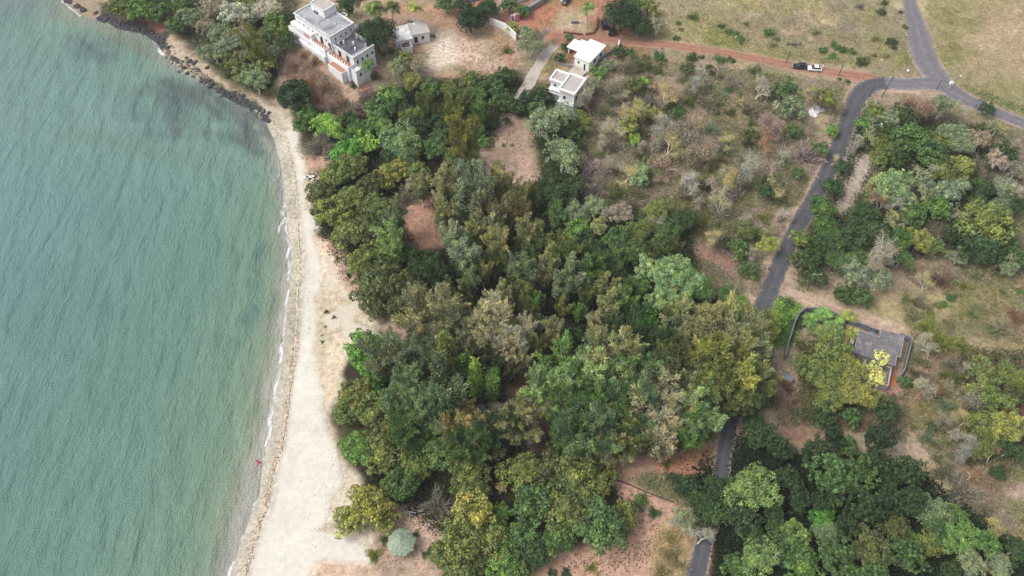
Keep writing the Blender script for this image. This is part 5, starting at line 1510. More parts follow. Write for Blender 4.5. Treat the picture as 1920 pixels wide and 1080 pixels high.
# ---- broken white cottage beside the big mango
x, y, z = G(768, 90)
ct = thing('cottage', 'broken white cottage with collapsed grey roofs behind the big mango', 'building', (x, y, z), R(18))
MB().box(-3.6, 1.2, .2, 6.4, -1, 2.9).build('wall', M['white'], ct)
rr_ = MB()
rr_.add([(-3.8, 0, 2.9), (1.3, 0, 2.95), (1.3, 6.6, 3.3), (-3.8, 6.6, 3.2), (-3.8, 0, 3.05), (1.3, 0, 3.1), (1.3, 6.6, 3.45), (-3.8, 6.6, 3.35)], [(0, 3, 2, 1), (4, 5, 6, 7), (0, 1, 5, 4), (1, 2, 6, 5), (2, 3, 7, 6), (3, 0, 4, 7)])
rr_.build('roof', M['parapet'], ct)
MB().prism([(1.3, 1.6), (6.6, 1.6), (6.6, 7.4), (1.3, 7.4)], -1, 2.9).build('wall', M['white'], ct)
MB().prism([(1.32, 1.4), (6.9, 1.4), (6.9, 7.6), (3.6, 7.6), (3.4, 5.6), (2.6, 7.5), (1.32, 7.5)], 2.9, 3.08).build('roof', M['gravel'], ct)
MB().rail([(-2.6, .1), (-2.6, -2.4), (.2, -2.6), (.2, .1)], .22, -1, 2.4).build('porch_wall', M['white'], ct)
MB().prism([(-2.3, -.1), (-2.2, -1.2), (-.3, -.6), (-.1, -.1)], 2.0, 2.12).build('porch_roof', M['debris'], ct)
for a in ((2.0, 3.0, 1.52, 1.6, .2, 2.2), (4.2, 4.9, 1.52, 1.6, .9, 2.0), (6.6, 6.68, 3.0, 3.8, .9, 2.0), (6.6, 6.68, 5.4, 6.2, .9, 2.0), (.15, .37, -1.9, -1.0, .2, 1.9)):
    MB().box(*a).build('window', M['glass'], ct)

# ---- small bungalow with the bright flat roof
c0 = np.array(P(1107, 73, 2.5 + 3.5))
x, y = c0
bg_ = thing('bungalow', 'small white bungalow with bright flat roof and an open orange porch', 'building', (x, y, 2.6), R(-34))
MB().prism([(.2, -.2), (5.1, -.2), (5.1, -9.0), (.2, -9.0)], -1, 3.2).build('wall', M['white_new'], bg_)
MB().box(-3.6, .197, -6.6, -2.2, -1, .25).build('porch_floor', M['tile'], bg_)
MB().box(-3.6, .197, -2.6, -2.2, .25, 3.2).build('porch_wall', M['tile'], bg_)
for p in ((-3.4, -6.4), (-3.4, -2.9)):
    MB().box(p[0] - .12, p[0] + .12, p[1] - .12, p[1] + .12, .25, 3.2).build('porch_post', M['white_new'], bg_)
MB().rail([(-3.5, -3.0), (-3.5, -6.5), (.1, -6.5)], .14, .25, 1.1).build('porch_rail', M['tile'], bg_)
MB().prism([(0, 0), (5.35, 0), (5.35, -9.3), (0, -9.3), (0, -6.9), (-3.9, -6.9), (-3.9, -2.6), (-2.0, -2.6), (-2.0, -1.6), (0, -1.6)], 3.2, 3.45).build('roof', M['white_new'], bg_)
for a in ((1.3, 1.9, -9.06, -9.0, 1.3, 2.0), (3.4, 3.9, -9.06, -9.0, -.2, 1.9), (5.1, 5.16, -3, -1.8, 1, 2.2), (5.1, 5.16, -6.5, -5.3, 1, 2.2)):
    MB().box(*a).build('window', M['glass'], bg_)
MB().prism([(.3, -9.5), (5.0, -9.5), (4.6, -13.2), (.4, -12.6)], -.15, .12).build('yard_slab', M['lane'], bg_)

# ---- two storey house with tray roofs
c0 = np.array(P(1010 + 240 * .1389, 60 + 510 * .1389, 2.5 + 7))
hs2 = thing('two_storey_house', 'two storey white house with tray-like gravel roofs and a lower wing by the lane', 'building', (c0[0], c0[1], 2.6), R(-28))
MB().box(.35, 6.0, -4.2, -.35, -1.5, 6.6).build('wall', M['white'], hs2)
MB().box(4.4, 8.9, -7.0, -.353, -1.5, 6.6).build('wall', M['white'], hs2)
MB().prism([(0, 0), (5.0, 0), (5.0, -4.6), (0, -4.6)], 6.6, 6.8).build('roof_slab', M['parapet'], hs2)
MB().box(.45, 4.6, -4.2, -.4, 6.8, 6.86).build('roof', M['gravel'], hs2)
MB().rail([(5.0, -.2), (.2, -.2), (.2, -4.4), (4.2, -4.4)], .36, 6.75, 7.3).build('parapet', M['white_new'], hs2)
MB().prism([(4.2, .06), (9.25, .06), (9.25, -7.4), (4.2, -7.4)], 6.9, 7.1).build('roof_slab', M['parapet'], hs2)
MB().box(4.6, 8.85, -7.0, -.35, 7.1, 7.16).build('roof', M['gravel'], hs2)
parapet(hs2, [(4.4, -7.2), (9.05, -7.2), (9.05, -.14), (4.4, -.14)], 7.05, .55, .34, 'white_new')
MB().box(.1, 4.39, -5.3, -4.203, 3.1, 3.3).build('ledge', M['parapet'], hs2)
MB().box(4.2, 9.1, -7.7, -7.003, 3.1, 3.3).build('ledge', M['parapet'], hs2)
MB().box(.2, 4.38, -5.2, -4.205, 4.1, 4.25).build('ledge', M['white_new'], hs2)
MB().rail([(4.9, -7.3), (4.9, -7.62), (9.0, -7.62), (9.0, -7.2)], .1, 3.3, 4.1).build('balustrade', M['white_new'], hs2)
for k in range(3):
    MB().box(8.88, 8.96, -6.2 + k * 2.1, -5.2 + k * 2.1, 4.2, 5.6).build('window', M['glass'], hs2)
MB().box(5.6, 6.3, -7.06, -6.98, 4.3, 5.3).build('door', M['glass'], hs2)
MB().box(1.4, 2.1, -4.26, -4.18, 4.9, 5.6).build('window', M['glass'], hs2)
MB().box(-2.2, -.2, -5.0, -3.6, -1.5, 1.8).build('side_store', M['white'], hs2)

# ---- flat-roofed ruin and its compound wall
rx, ry = P(1440 + 800 * .213, 500 + 560 * .213, 2.5 + 3.2)
rz_ = H(rx, ry - 5)
rn = thing('ruined_house', 'flat-roofed grey ruin with damp stained roof and open unroofed rooms on its lower side', 'building', (rx, ry, rz_), R(-23))
outl = [(0, 0), (0, -6.4), (8.9, -6.4), (8.9, -3.6), (9.6, -3.6), (9.6, 2.4), (4.6, 2.4), (4.6, 0)]
ins = [(x_ + (.25 if x_ < 5 else -.25), y_) for x_, y_ in outl]
MB().prism([(.3, -.3), (.3, -6.2), (8.6, -6.2), (8.6, -3.4), (9.3, -3.4), (9.3, 2.1), (4.9, 2.1), (4.9, -.3)], -1, 2.95).build('wall', M['concrete'], rn)
MB().prism(outl, 2.95, 3.12).build('roof', M['ruin_roof'], rn)
MB().rail([(0, -6.3), (0.04, 0), (4.6, 0), (4.6, 2.4), (9.6, 2.4), (9.6, -3.6), (8.9, -3.6), (8.9, -6.3)], .12, 3.1, 3.26).build('parapet', M['lichen'], rn)
ow = MB()
ow.rail([(.2, -6.4), (.2, -11.4), (8.4, -11.4), (8.4, -6.4)], .24, -1, 2.5)
ow.build('open_room_wall', M['ruin_wall'], rn)
MB().rail([(3.0, -6.5), (3.0, -11.2)], .2, -1, 2.2).build('open_room_wall', M['ruin_wall'], rn)
MB().rail([(6.0, -6.5), (6.0, -9.6)], .2, -1, 2.0).build('open_room_wall', M['concrete'], rn)
MB().rail([(.4, -8.6), (2.8, -8.6)], .2, -1, 2.3).build('open_room_wall', M['ruin_wall'], rn)
MB().box(.33, 8.27, -11.25, -6.42, .02, .12).build('floor_slab', M['lane'], rn)
MB().box(8.6, 10.8, -9.4, -6.5, -.1, .12).build('patio', M['rust'], rn)
MB().box(-.9, -.1, -2.6, -.4, -.5, 1.2).build('water_tank', M['lane'], rn)
MB().box(2.4, 4.4, .2, 2.0, -.4, 1.6).build('outhouse', M['block'], rn)
wl = [P(a, b_, 2.5 + 1.8) for a, b_ in [(1474, 665), (1478, 645), (1492, 600), (1500, 585), (1512, 577), (1530, 577), (1570, 588), (1610, 604), (1650, 620)]]
w1 = MB().rail(wl, .28, 1.2, 4.3)
w1 = w1.build('boundary_wall', M['block'])
tag(w1, 'curving grey block boundary wall above the low palms', 'wall')
wl = [P(a, b_, 2.5 + 1.8) for a, b_ in [(1690, 624), (1711, 634), (1706, 655), (1697, 690), (1685, 710)]]
w2 = MB().rail(wl, .28, 1.2, 4.3).build('boundary_wall', M['block'])
tag(w2, 'grey block boundary wall close behind the flat-roofed ruin', 'wall')
x, y, z = G(1470, 706, 2)
sh = thing('slab_shed', 'small shed under a tilted grey concrete slab at the thicket edge', 'shed', (x, y, z), R(-32))
MB().prism([(-1.9, -.8), (1.9, -.8), (1.9, .8), (-1.9, .8)], 2.0, 2.16).build('roof', M['block'], sh)
MB().rail([(-1.7, .6), (-1.7, -.6), (1.7, -.6), (1.7, .6)], .18, -.5, 2.0).build('wall', M['tile'], sh)

# ---- walls and houses along the top
def wall_thing(px, h, w, m, label, name='boundary_wall', step=False):
    pts = [G(a, b_, 0) for a, b_ in px]
    zz_ = [p[2] for p in pts]
    o = MB().rail([p[:2] for p in pts], w, lambda i: zz_[i] - .6, lambda i: zz_[i] + h).build(name, M[m])
    tag(o, label, 'wall')
wall_thing([(918, 45), (930, 50), (946, 56), (958, 66), (968, 76)], 2.4, .3, 'white', 'curved whitewashed retaining wall above the cleared plot')
wall_thing([(958, 40), (985, 26), (1015, 8), (1045, -12)], 2.0, .9, 'concrete', 'long thick grey wall climbing beside the red yard')
wall_thing([(644, 8), (668, 4), (692, -6)], 2.0, .8, 'concrete', 'grey concrete wall above the row of palms')
wall_thing([(856, 14), (880, 22)], 1.8, .5, 'concrete', 'short grey wall end below the orange yard')
wall_thing([(1098, 66), (1112, 64), (1120, 52), (1121, 36)], .7, .5, 'debris', 'low rough red stone wall around the dry yard', 'stone_wall')
wall_thing([(1056, 62), (1074, 64), (1092, 66)], .6, .5, 'debris', 'low rubble bank along the red yard front', 'stone_wall')
wall_thing([(1100, 130), (1120, 118), (1140, 104), (1158, 92)], 1.2, .2, 'concrete', 'thin grey garden wall behind the bungalow', 'garden_wall')
wall_thing([(1160, 84), (1158, 96)], 1.8, .3, 'white', 'short white gate wall beside the dirt road', 'gate_wall')
wall_thing([(1040, 116), (1050, 122), (1064, 126), (1078, 128)], .9, .2, 'concrete', 'thin low garden wall below the bungalow porch', 'garden_wall')
x, y, z = G(968, 38)
o = MB().box(-.9, .9, -.5, .5, -.5, 2.2).build('gatehouse', M['pink'])
o.location = (x, y, z)
o.rotation_euler = (0, 0, R(37))
tag(o, 'small faded pink gate block at the lower end of the long grey wall', 'gate')
def small_house(cx, cy, rot, L, Wd_, Ht, mw, mr, label):
    x, y, z = G(cx, cy)
    t = thing('house', label, 'building', (x, y, z), R(rot))
    MB().box(-L / 2, L / 2, -Wd_ / 2, Wd_ / 2, -.5, Ht).build('wall', M[mw], t)
    MB().box(-L / 2 - .3, L / 2 + .3, -Wd_ / 2 - .3, Wd_ / 2 + .3, Ht, Ht + .2).build('roof', M[mr], t)
    for k in range(int(L / 2)):
        MB().box(-L / 2 + .6 + k * 2, -L / 2 + 1.4 + k * 2, -Wd_ / 2 - .06, -Wd_ / 2, 1.0, 2.1).build('window', M['glass'], t)
small_house(898, -9, 20, 7, 5, 3, 'bluewall', 'white', 'blue and white house cut by the top edge above the mango')
small_house(968, -6, 28, 9, 6, 3.0, 'white', 'lane', 'pale house with cream yard roof behind the long grey wall')
small_house(1062, -14, 35, 8, 6, 3, 'white', 'roof_grey', 'grey roofed house beyond the red yard')
x, y, z = G(1078, 43)
o = MB().box(-1.1, 1.1, -.4, .4, 0, .5).build('bench', M['roof_line'])
o.location = (x, y, z)
tag(o, 'dark low slab bench in the middle of the dry yard', 'bench')

# ---- hexagonal pavilion
x, y, z = G(752, 1017, 2.4)
pv = thing('pavilion', 'octagonal beach pavilion with worn pale green sloping roof', 'pavilion', (x, y, z), .25)
n_ = 8
Ro, ap = 2.75, 3.9
v_ = [(Ro * math.cos(2 * PI * i / n_), Ro * math.sin(2 * PI * i / n_), 2.35) for i in range(n_)] + [(0, 0, ap)] + [(Ro * math.cos(2 * PI * i / n_), Ro * math.sin(2 * PI * i / n_), 2.25) for i in range(n_)] + [(0, 0, ap - .15)]
f_ = [(i, (i + 1) % n_, n_) for i in range(n_)] + [(n_ + 1 + (i + 1) % n_, n_ + 1 + i, 2 * n_ + 1) for i in range(n_)] + [(i, n_ + 1 + i, n_ + 1 + (i + 1) % n_, (i + 1) % n_) for i in range(n_)]
MB().add(v_, f_).build('roof', M['thatch'], pv)
hip = MB()
for i in range(n_):
    a = v_[i]
    hip.tube((a[0], a[1], a[2] + .03), (0, 0, ap + .02), .05, .04, 4)
hip.build('roof_ribs', M['thatch'], pv)
for i in range(n_):
    MB().tube((2.3 * math.cos(2 * PI * i / n_), 2.3 * math.sin(2 * PI * i / n_), -.2), (2.3 * math.cos(2 * PI * i / n_), 2.3 * math.sin(2 * PI * i / n_), 2.5), .09, .08, 6).build('post', M['wood'], pv)
MB().prism([(2.2 * math.cos(2 * PI * i / n_), 2.2 * math.sin(2 * PI * i / n_)) for i in range(n_)], -.1, .12).build('floor', M['lane'], pv)
bt = MB()
for i in range(1, 6):
    a, b_ = 2 * PI * i / n_, 2 * PI * (i + 1) / n_
    bt.rail([(2.0 * math.cos(a), 2.0 * math.sin(a)), (2.0 * math.cos(b_), 2.0 * math.sin(b_))], .4, .45, .53)
bt.build('bench_seat', M['wood'], pv)
_rs = np.random.RandomState(77)
_n = 1500
_a = _rs.uniform(0, 2 * PI, _n)
_r = Ro * 1.04 * np.sqrt(_rs.uniform(.02, 1, _n)) * (.94 + .06 * np.cos(n_ * _a))
_al = np.stack([np.cos(_a), np.sin(_a), np.full(_n, -.55)], 1) + _rs.normal(size=(_n, 3)) * .25
_ps = np.stack([_r * np.cos(_a), _r * np.sin(_a), ap - (ap - 2.35) * _r / Ro + .06], 1)
_v, _q = leaves(_ps, unit(np.array([0, 0, 1.0]) + _rs.normal(size=(_n, 3)) * .35), _rs.uniform(.3, .75, _n), .18, _rs, along=_al)
_c = lin((186, 202, 176)) / 1.2 * _rs.uniform(.6, 1.25, (_n, 1))
ob('thatch_cover', mesh_np('thatch_cover', _v, _q, M['blades'], {'Col': np.repeat(_c, 4, 0)}), pv)
# ---- the post frame near it: a T-shaped timber with a dark plank
x, y, z = G(768, 968)
tf = thing('post_frame', 'pale T-shaped timber frame with a dark plank standing behind the pavilion', 'frame', (x, y, z), R(-12))
MB().tube((-1.3, .2, 1.0), (1.2, .2, 1.0), .07, .07, 6).tube((-1.3, .55, 1.0), (1.2, .55, 1.0), .07, .07, 6).build('crossbar', M['pole'], tf)
for sx_ in (-1.1, 1.0):
    MB().tube((sx_, .38, -.2), (sx_, .38, 1.0), .06, .06, 6).build('leg', M['pole'], tf)
MB().tube((.1, .2, 1.05), (.35, -1.9, .1), .06, .07, 6).build('stay', M['pole'], tf)
MB().box(.25, 1.3, .1, .38, 1.08, 1.13).build('plank', M['carblack'], tf)
# ---- low timber kerb
pts = [G(*p) for p in resample([(1148, 898), (1170, 905), (1210, 922), (1262, 942)], 8)]
cu = MB()
for i in range(len(pts) - 1):
    cu.tube((pts[i][0], pts[i][1], pts[i][2] + .12), (pts[i + 1][0], pts[i + 1][1], pts[i + 1][2] + .12), .16, .16, 6)
tag(cu.build('timber_kerb', M['darkpole']), 'low dark timber kerb crossing the red soil', 'kerb')

# ================================================================ POLES, LAMPS AND WIRES
def pole_thing(px, py, h, label, m='pole', lamp=False, cross=False, lean=(0, 0), r=.13):
    h *= .7
    lean = (lean[0] * .45, lean[1])
    x, y, z = G(px, py)
    nm = 'street_lamp' if lamp else 'power_pole'
    t = thing(nm, label, 'street lamp' if lamp else 'power pole', (x, y, z), 0, 'street lamps' if lamp else 'power poles')
    MB().tube((0, 0, -.4), (lean[0], lean[1], h), r, r * .7, 8).build('pole', M[m], t)
    if lamp:
        MB().path([(lean[0], lean[1], h - .5), (lean[0] + .4, lean[1], h + .1), (lean[0] + 1.1, lean[1] - .1, h + .2)], [.05, .05, .04]).build('lamp_arm', M['steel'], t)
        MB().prism([(lean[0] + .9, lean[1] - .2), (lean[0] + 1.35, lean[1] - .18), (lean[0] + 1.35, lean[1] + .02), (lean[0] + .9, lean[1] + .04)], h + .1, h + .3).build('lamp_head', M['white_new'], t)
    if cross:
        MB().box(lean[0] - 1.0, lean[0] + 1.0, lean[1] - .06, lean[1] + .06, h - .4, h - .25).build('crossarm', M['pole'], t)
        for k in (-.9, 0, .9):
            MB().tube((lean[0] + k, lean[1], h - .25), (lean[0] + k, lean[1], h), .05, .04, 6).build('insulator', M['white_new'], t)
    return (x + lean[0], y + lean[1], z + h)
pole_thing(1031, 66, 7, 'pale concrete pole standing by the red yard corner')
p_a = pole_thing(1100, 48, 7, 'tall thin pale pole on the far side of the dry yard')
pole_thing(1194, 72, 7.5, 'white street lamp in front of the large mango by the dirt road', lamp=True)
pole_thing(1166, 72, 2.2, 'short white marker post below the large mango', r=.16)
pole_thing(1473, 118, 6, 'dark timber pole beside the dark parked car', 'darkpole', lean=(.9, 0))
pole_thing(1571, 143, 6, 'dark timber pole at the end of the dirt road near the bend', 'darkpole', lean=(.7, 0))
p_b = pole_thing(1632, 140, 7.5, 'pale lamp pole on the field side of the junction', lamp=True, lean=(.8, 0))
pole_thing(1646, 142, 8, 'pale bare pole leaning beside the junction lamp', lean=(2.0, 0))
pole_thing(1629, 182, 6, 'dark timber pole inside the road bend', 'darkpole', lean=(1.0, 0))
p_c = pole_thing(1652, 183, 11, 'tall dark pole with crossarm rising over the link road', 'darkpole', cross=True, lean=(2.0, 0))
pole_thing(1755, 168, 5, 'dark timber pole on the inner corner of the junction', 'darkpole', lean=(.8, 0))
p_d = pole_thing(1774, 146, 9, 'tall grey pole leaning over the dry field edge', lean=(2.4, 0))
pole_thing(1777, 167, 6.5, 'pale lamp pole beside the white roadside block', lamp=True, lean=(1.4, 0))
pole_thing(1849, 202, 5, 'dark timber pole where the road runs beside the dry field', 'darkpole', lean=(1.4, 0))
p_e = pole_thing(1632, 262, 8, 'pale crossarm lamp pole rising from the thicket above the bend', lamp=True, cross=True)
p_f = pole_thing(1513, 545, 9.5, 'dark power pole with pale crossarm above the sandy footpath', 'darkpole', cross=True, lean=(1.8, 0))
pole_thing(1549, 480, 4.5, 'small white topped lamp in the thicket near the road', lamp=True)
pole_thing(768, 640, 5.5, 'thin dark pole standing on the bare soil behind the vivid green tree', 'darkpole', lean=(-.6, 0), r=.08)
def wires(a, b_, label, n_=3, sag=1.2, sep_=.9):
    w = MB()
    a = Vector(a)
    b_ = Vector(b_)
    for k in range(n_):
        o_ = Vector(((k - (n_ - 1) / 2) * sep_, 0, 0))
        pts = [a.lerp(b_, t / 14) + o_ - Vector((0, 0, sag * 4 * (t / 14) * (1 - t / 14))) for t in range(15)]
        w.path(pts, [.012] * 15, 3)
    tag(w.build('power_line', M['darkpole']), label, 'power line')
wires(p_f, p_e, 'thin overhead wires from the crossarm pole up to the street lamp in the thicket')
wires(p_f, (P(1474, 840, 12)[0], P(1474, 840, 12)[1], 12), 'three thin overhead wires running down past the grey slab shed')
wires(p_e, p_c, 'thin overhead wires from the thicket lamp to the link road pole', 2)
x, y, z = G(1783, 158)
tag(MB().box(x - .5, x + .5, y - .4, y + .4, z - .1, z + .9).build('roadside_block', M['white_new'], bevel=.05), 'white concrete block at the corner of the dry field', 'block')
x, y, z = G(1702, 134)
tag(MB().box(x - .3, x + .3, y - .3, y + .3, z - .1, z + .5).build('marker_stone', M['white_new'], bevel=.05), 'small white marker stone above the link road', 'stone')
x, y, z = G(1379, 72)
tag(MB().tube((x, y, z - .2), (x, y, z + .9), .14, .12, 8).build('marker_post', M['white_new']), 'small white marker post beside the round bushes', 'post')

# ================================================================ VEHICLES
def car(px, py, rot, label, paint_, L=4.1, Wd_=1.7, Ht=1.5, jeep=False, name='parked_car', cat='car'):
    x, y, z = G(px, py)
    t = thing(name, label, cat, (x, y, z + .12), R(rot), 'parked vehicles')
    h = L / 2
    w = Wd_ / 2
    def loft(prof, w0, w1, zsplit):
        v = []
        n_ = len(prof)
        for s in (-1, 1):
            for (a, c) in prof:
                ww = w0 if c <= zsplit else w1
                v.append((a, s * ww, c))
        f = [tuple(range(n_))[::-1], tuple(range(n_, 2 * n_))] + [(i, (i + 1) % n_, n_ + (i + 1) % n_, n_ + i) for i in range(n_)]
        return v, f
    if jeep:
        body = [(-h, .35), (h, .35), (h, .95), (h - 1.1, 1.05), (-h, 1.1)]
        cab = [(-h + .05, 1.08), (h - 1.2, 1.06), (h - 1.45, 1.75), (-h + .1, 1.78)]
    else:
        body = [(-h, .3), (h, .3), (h + .02, .62), (h - .2, .78), (h - 1.05, .92), (-h + .25, .98), (-h - .02, .8)]
        cab = [(-h + .3, .96), (h - 1.1, .9), (h - 1.75, Ht - .06), (-h + .75, Ht)]
    o = MB().add(*loft(body, w, w, 9)).build('body', paint_, t, bevel=.08)
    MB().add(*loft(cab, w - .06, w - .24, cab[0][1] + .02)).build('windows', M['glass'], t, bevel=.05)
    zt = cab[2][1]
    MB().box(cab[3][0] + .1, cab[2][0] - .05, -w + .2, w - .2, zt, zt + .05).build('roof_panel', paint_, t)
    for sx_ in (-h + .75, h - .8):
        for sy_ in (-1, 1):
            wh = MB().tube((sx_, sy_ * (w - .18), .32), (sx_, sy_ * (w + .02), .32), .32, .32, 14).build('wheel', M['rubber'], t)
            MB().tube((sx_, sy_ * (w + .02), .32), (sx_, sy_ * (w + .035), .32), .17, .16, 10).build('rim', M['steel'], wh)
    for sy_ in (-1, 1):
        MB().box(h - .06, h + .05, sy_ * (w - .35) - .16, sy_ * (w - .35) + .16, .58, .74).build('headlight', M['white_new'], t)
    MB().box(h - .55 - .9, h - .55 - .35, -w + .05, w - .05, .93, .96)
    return x, y, z
cx1 = car(1499, 128, 172, 'dark blue car parked on the red dirt road ahead of the white one', M['carblack'], 4.2, 1.75, 1.55)
cx2 = car(1526, 132, 173, 'white hatchback parked last on the red dirt road', M['carwhite'], 4.0, 1.7, 1.5)
car(1133, 50, 95, 'dark jeep parked half under the large mango, the upper of the pair', M['carblack'], 4.0, 1.8, jeep=True)
car(1147, 62, 80, 'dark jeep parked lower beside the dirt road under the large mango', M['carblack'], 4.0, 1.8, jeep=True)
car(1062, 5, 60, 'small dark car at the far side of the red yard near the top edge', M['carblack'])
def motorbike(px, py, rot, label):
    x, y, z = G(px, py)
    t = thing('motorcycle', label, 'motorcycle', (x, y, z + .05), R(rot), 'motorcycles under the trees')
    for sx_ in (-.65, .65):
        pts = [(sx_ + .3 * math.cos(a), 0, .3 + .3 * math.sin(a)) for a in np.linspace(0, 2 * PI, 13)]
        w = MB().path(pts, [.06] * 13, 5).build('wheel', M['rubber'], t)
        MB().tube((sx_, -.05, .3), (sx_, .05, .3), .1, .1, 8).build('hub', M['steel'], w)
    MB().box(-.3, .35, -.14, .14, .3, .7).build('engine', M['steel'], t)
    MB().prism([(-.75, -.13), (.05, -.13), (.05, .13), (-.75, .13)], .72, .84).build('seat', M['rubber'], t)
    MB().prism([(.05, -.16), (.5, -.12), (.5, .12), (.05, .16)], .7, .92).build('fuel_tank', M['bluewall'], t)
    MB().path([(.65, 0, .3), (.45, 0, .95)], [.04, .04]).tube((.45, -.36, 1.0), (.45, .36, 1.0), .025, .025, 6).build('handlebar', M['steel'], t)
motorbike(614, 300, 30, 'motorcycle parked nearer the water of the pair under the bright tree')
motorbike(621, 293, 55, 'motorcycle parked deeper in the shade of the pair under the bright tree')
# ---- kayak
x, y, z = G(579, 333)
ky = thing('kayak', 'white and grey kayak lying on the sand at the tree line', 'kayak', (x, y, z + .05), R(12))
v_ = []
f_ = []
ns = 13
for i in range(ns):
    t = i / (ns - 1)
    w = .46 * math.sin(PI * t) ** .6 + .02
    xk = -1.7 + 3.4 * t
    rise = .12 * (2 * t - 1) ** 2
    for k in range(8):
        a = 2 * PI * k / 8
        v_.append((xk, w * math.cos(a), .2 + rise + (.17 if math.sin(a) < 0 else .10) * math.sin(a)))
    if i:
        for k in range(8):
            f_.append(((i - 1) * 8 + k, (i - 1) * 8 + (k + 1) % 8, i * 8 + (k + 1) % 8, i * 8 + k))
MB().add(v_, f_).build('hull', M['white_new'], ky)
MB().prism([(-.5 + .55 * math.cos(a), .24 * math.sin(a)) for a in np.linspace(0, 2 * PI, 12, endpoint=False)], .29, .325).build('cockpit', M['carblack'], ky)
MB().prism([(.9 + .3 * math.cos(a), .2 * math.sin(a)) for a in np.linspace(0, 2 * PI, 10, endpoint=False)], .29, .33).build('hatch', M['darkcloth'], ky)

# ================================================================ PEOPLE
def person(px, py, rot, label, top, legs=None, lift=0.0, arms='down', sub=.0):
    x, y, z = G(px, py)
    z = max(z, -.0) - sub if sub else z
    t = thing('person', label, 'person', (x, y, z + lift), R(rot))
    J = {'pel': (0, 0, .93, .13), 'sp': (0, 0, 1.15, .12), 'ch': (0, 0, 1.36, .14), 'nk': (0, .01, 1.5, .055), 'hd': (0, .02, 1.63, .095), 'tp': (0, .02, 1.72, .07)}
    E_ = [('pel', 'sp'), ('sp', 'ch'), ('ch', 'nk'), ('nk', 'hd'), ('hd', 'tp')]
    for s, n_ in ((-1, 'l'), (1, 'r')):
        J['hip' + n_] = (s * .1, 0, .88, .09)
        J['kn' + n_] = (s * .12, .03 * s, .48, .06)
        J['an' + n_] = (s * .13, -.02 * s, .08, .042)
        J['to' + n_] = (s * .14, .16, .03, .03)
        J['sh' + n_] = (s * .19, 0, 1.4, .06)
        if arms == 'out':
            J['el' + n_] = (s * .42, .08, 1.22, .042)
            J['wr' + n_] = (s * .6, .22, 1.12, .03)
        else:
            J['el' + n_] = (s * .25, -.02, 1.12, .042)
            J['wr' + n_] = (s * .27, .08, .88, .03)
        w = Vector(J['wr' + n_][:3])
        d = (w - Vector(J['el' + n_][:3])).normalized()
        pm = w + d * .07
        J['pm' + n_] = (*pm, .032)
        E_ += [('pel', 'hip' + n_), ('hip' + n_, 'kn' + n_), ('kn' + n_, 'an' + n_), ('an' + n_, 'to' + n_), ('ch', 'sh' + n_), ('sh' + n_, 'el' + n_), ('el' + n_, 'wr' + n_), ('wr' + n_, 'pm' + n_)]
        for k in range(4):
            o_ = Vector((0, (k - 1.5) * .02, 0))
            b1 = pm + d * .03 + o_
            b2 = pm + d * (.085 + .01 * (1 if k in (1, 2) else -.6)) + o_ * 1.1
            J[f'f{k}{n_}'] = (*b1, .009)
            J[f'g{k}{n_}'] = (*b2, .008)
            E_ += [('pm' + n_, f'f{k}{n_}'), (f'f{k}{n_}', f'g{k}{n_}')]
        th = w + d * .03 + Vector((0, .05, 0))
        J['th' + n_] = (*th, .010)
        E_.append(('wr' + n_, 'th' + n_))
    keys = list(J)
    me = bpy.data.meshes.new('person_body')
    me.from_pydata([J[k][:3] for k in keys], [(keys.index(a), keys.index(b_)) for a, b_ in E_], [])
    me.materials.append(M['skin'])
    o = ob('body', me, t)
    sk = o.modifiers.new('skin', 'SKIN')
    for i, k in enumerate(keys):
        me.skin_vertices[0].data[i].radius = (J[k][3], J[k][3])
    me.skin_vertices[0].data[0].use_root = True
    o.modifiers.new('smooth', 'SUBSURF').levels = 1
    # clothes: a top (or dress) and legs, hair
    def lathe(prof, m_, nm, sy_=.75):
        v, f = [], []
        for i, (r_, zz_) in enumerate(prof):
            for k in range(12):
                a = 2 * PI * k / 12
                v.append((r_ * math.cos(a), r_ * sy_ * math.sin(a), zz_))
            if i:
                for k in range(12):
                    f.append(((i - 1) * 12 + k, (i - 1) * 12 + (k + 1) % 12, i * 12 + (k + 1) % 12, i * 12 + k))
        f.append(tuple(range(12))[::-1])
        f.append(tuple(range((len(prof) - 1) * 12, len(prof) * 12)))
        MB().add(v, f).build(nm, M[m_], t)
    lathe(top[1], top[0], top[2])
    if legs:
        lathe(legs[1], legs[0], legs[2])
    for s in (-1, 1):
        a = Vector(J['shl' if s < 0 else 'shr'][:3])
        b_ = Vector(J['ell' if s < 0 else 'elr'][:3])
        MB().tube(a, a.lerp(b_, .7), .085, .07, 8).build('sleeve', M[top[0]], t)
    v, f = [], []
    for i in range(5):
        ph = PI / 2 - i * .42
        for k in range(10):
            a = 2 * PI * k / 10
            v.append((.118 * math.cos(ph) * math.cos(a), .02 - .02 * i * .5 + .13 * math.cos(ph) * math.sin(a), 1.64 + .13 * math.sin(ph)))
        if i:
            for k in range(10):
                f.append(((i - 1) * 10 + k, i * 10 + k, i * 10 + (k + 1) % 10, (i - 1) * 10 + (k + 1) % 10))
    MB().add(v, f).build('hair', M['hair'], t)
TOP = [(.17, .86), (.17, 1.1), (.19, 1.3), (.2, 1.4), (.1, 1.5)]
PANTS = [(.15, .1), (.17, .5), (.19, .86), (.17, .95)]
person(484, 869, 40, 'person in a loose bright pink dress wading at the water edge', ('pinkcloth', [(.52, .36), (.44, .6), (.26, .9), (.19, 1.1), (.21, 1.35), (.2, 1.42), (.08, 1.5)], 'dress'), None, -.25, 'out')
person(1508, 121, 200, 'person in a white shirt standing behind the dark parked car', ('whitecloth', TOP, 'shirt'), ('darkcloth', PANTS, 'trousers'))
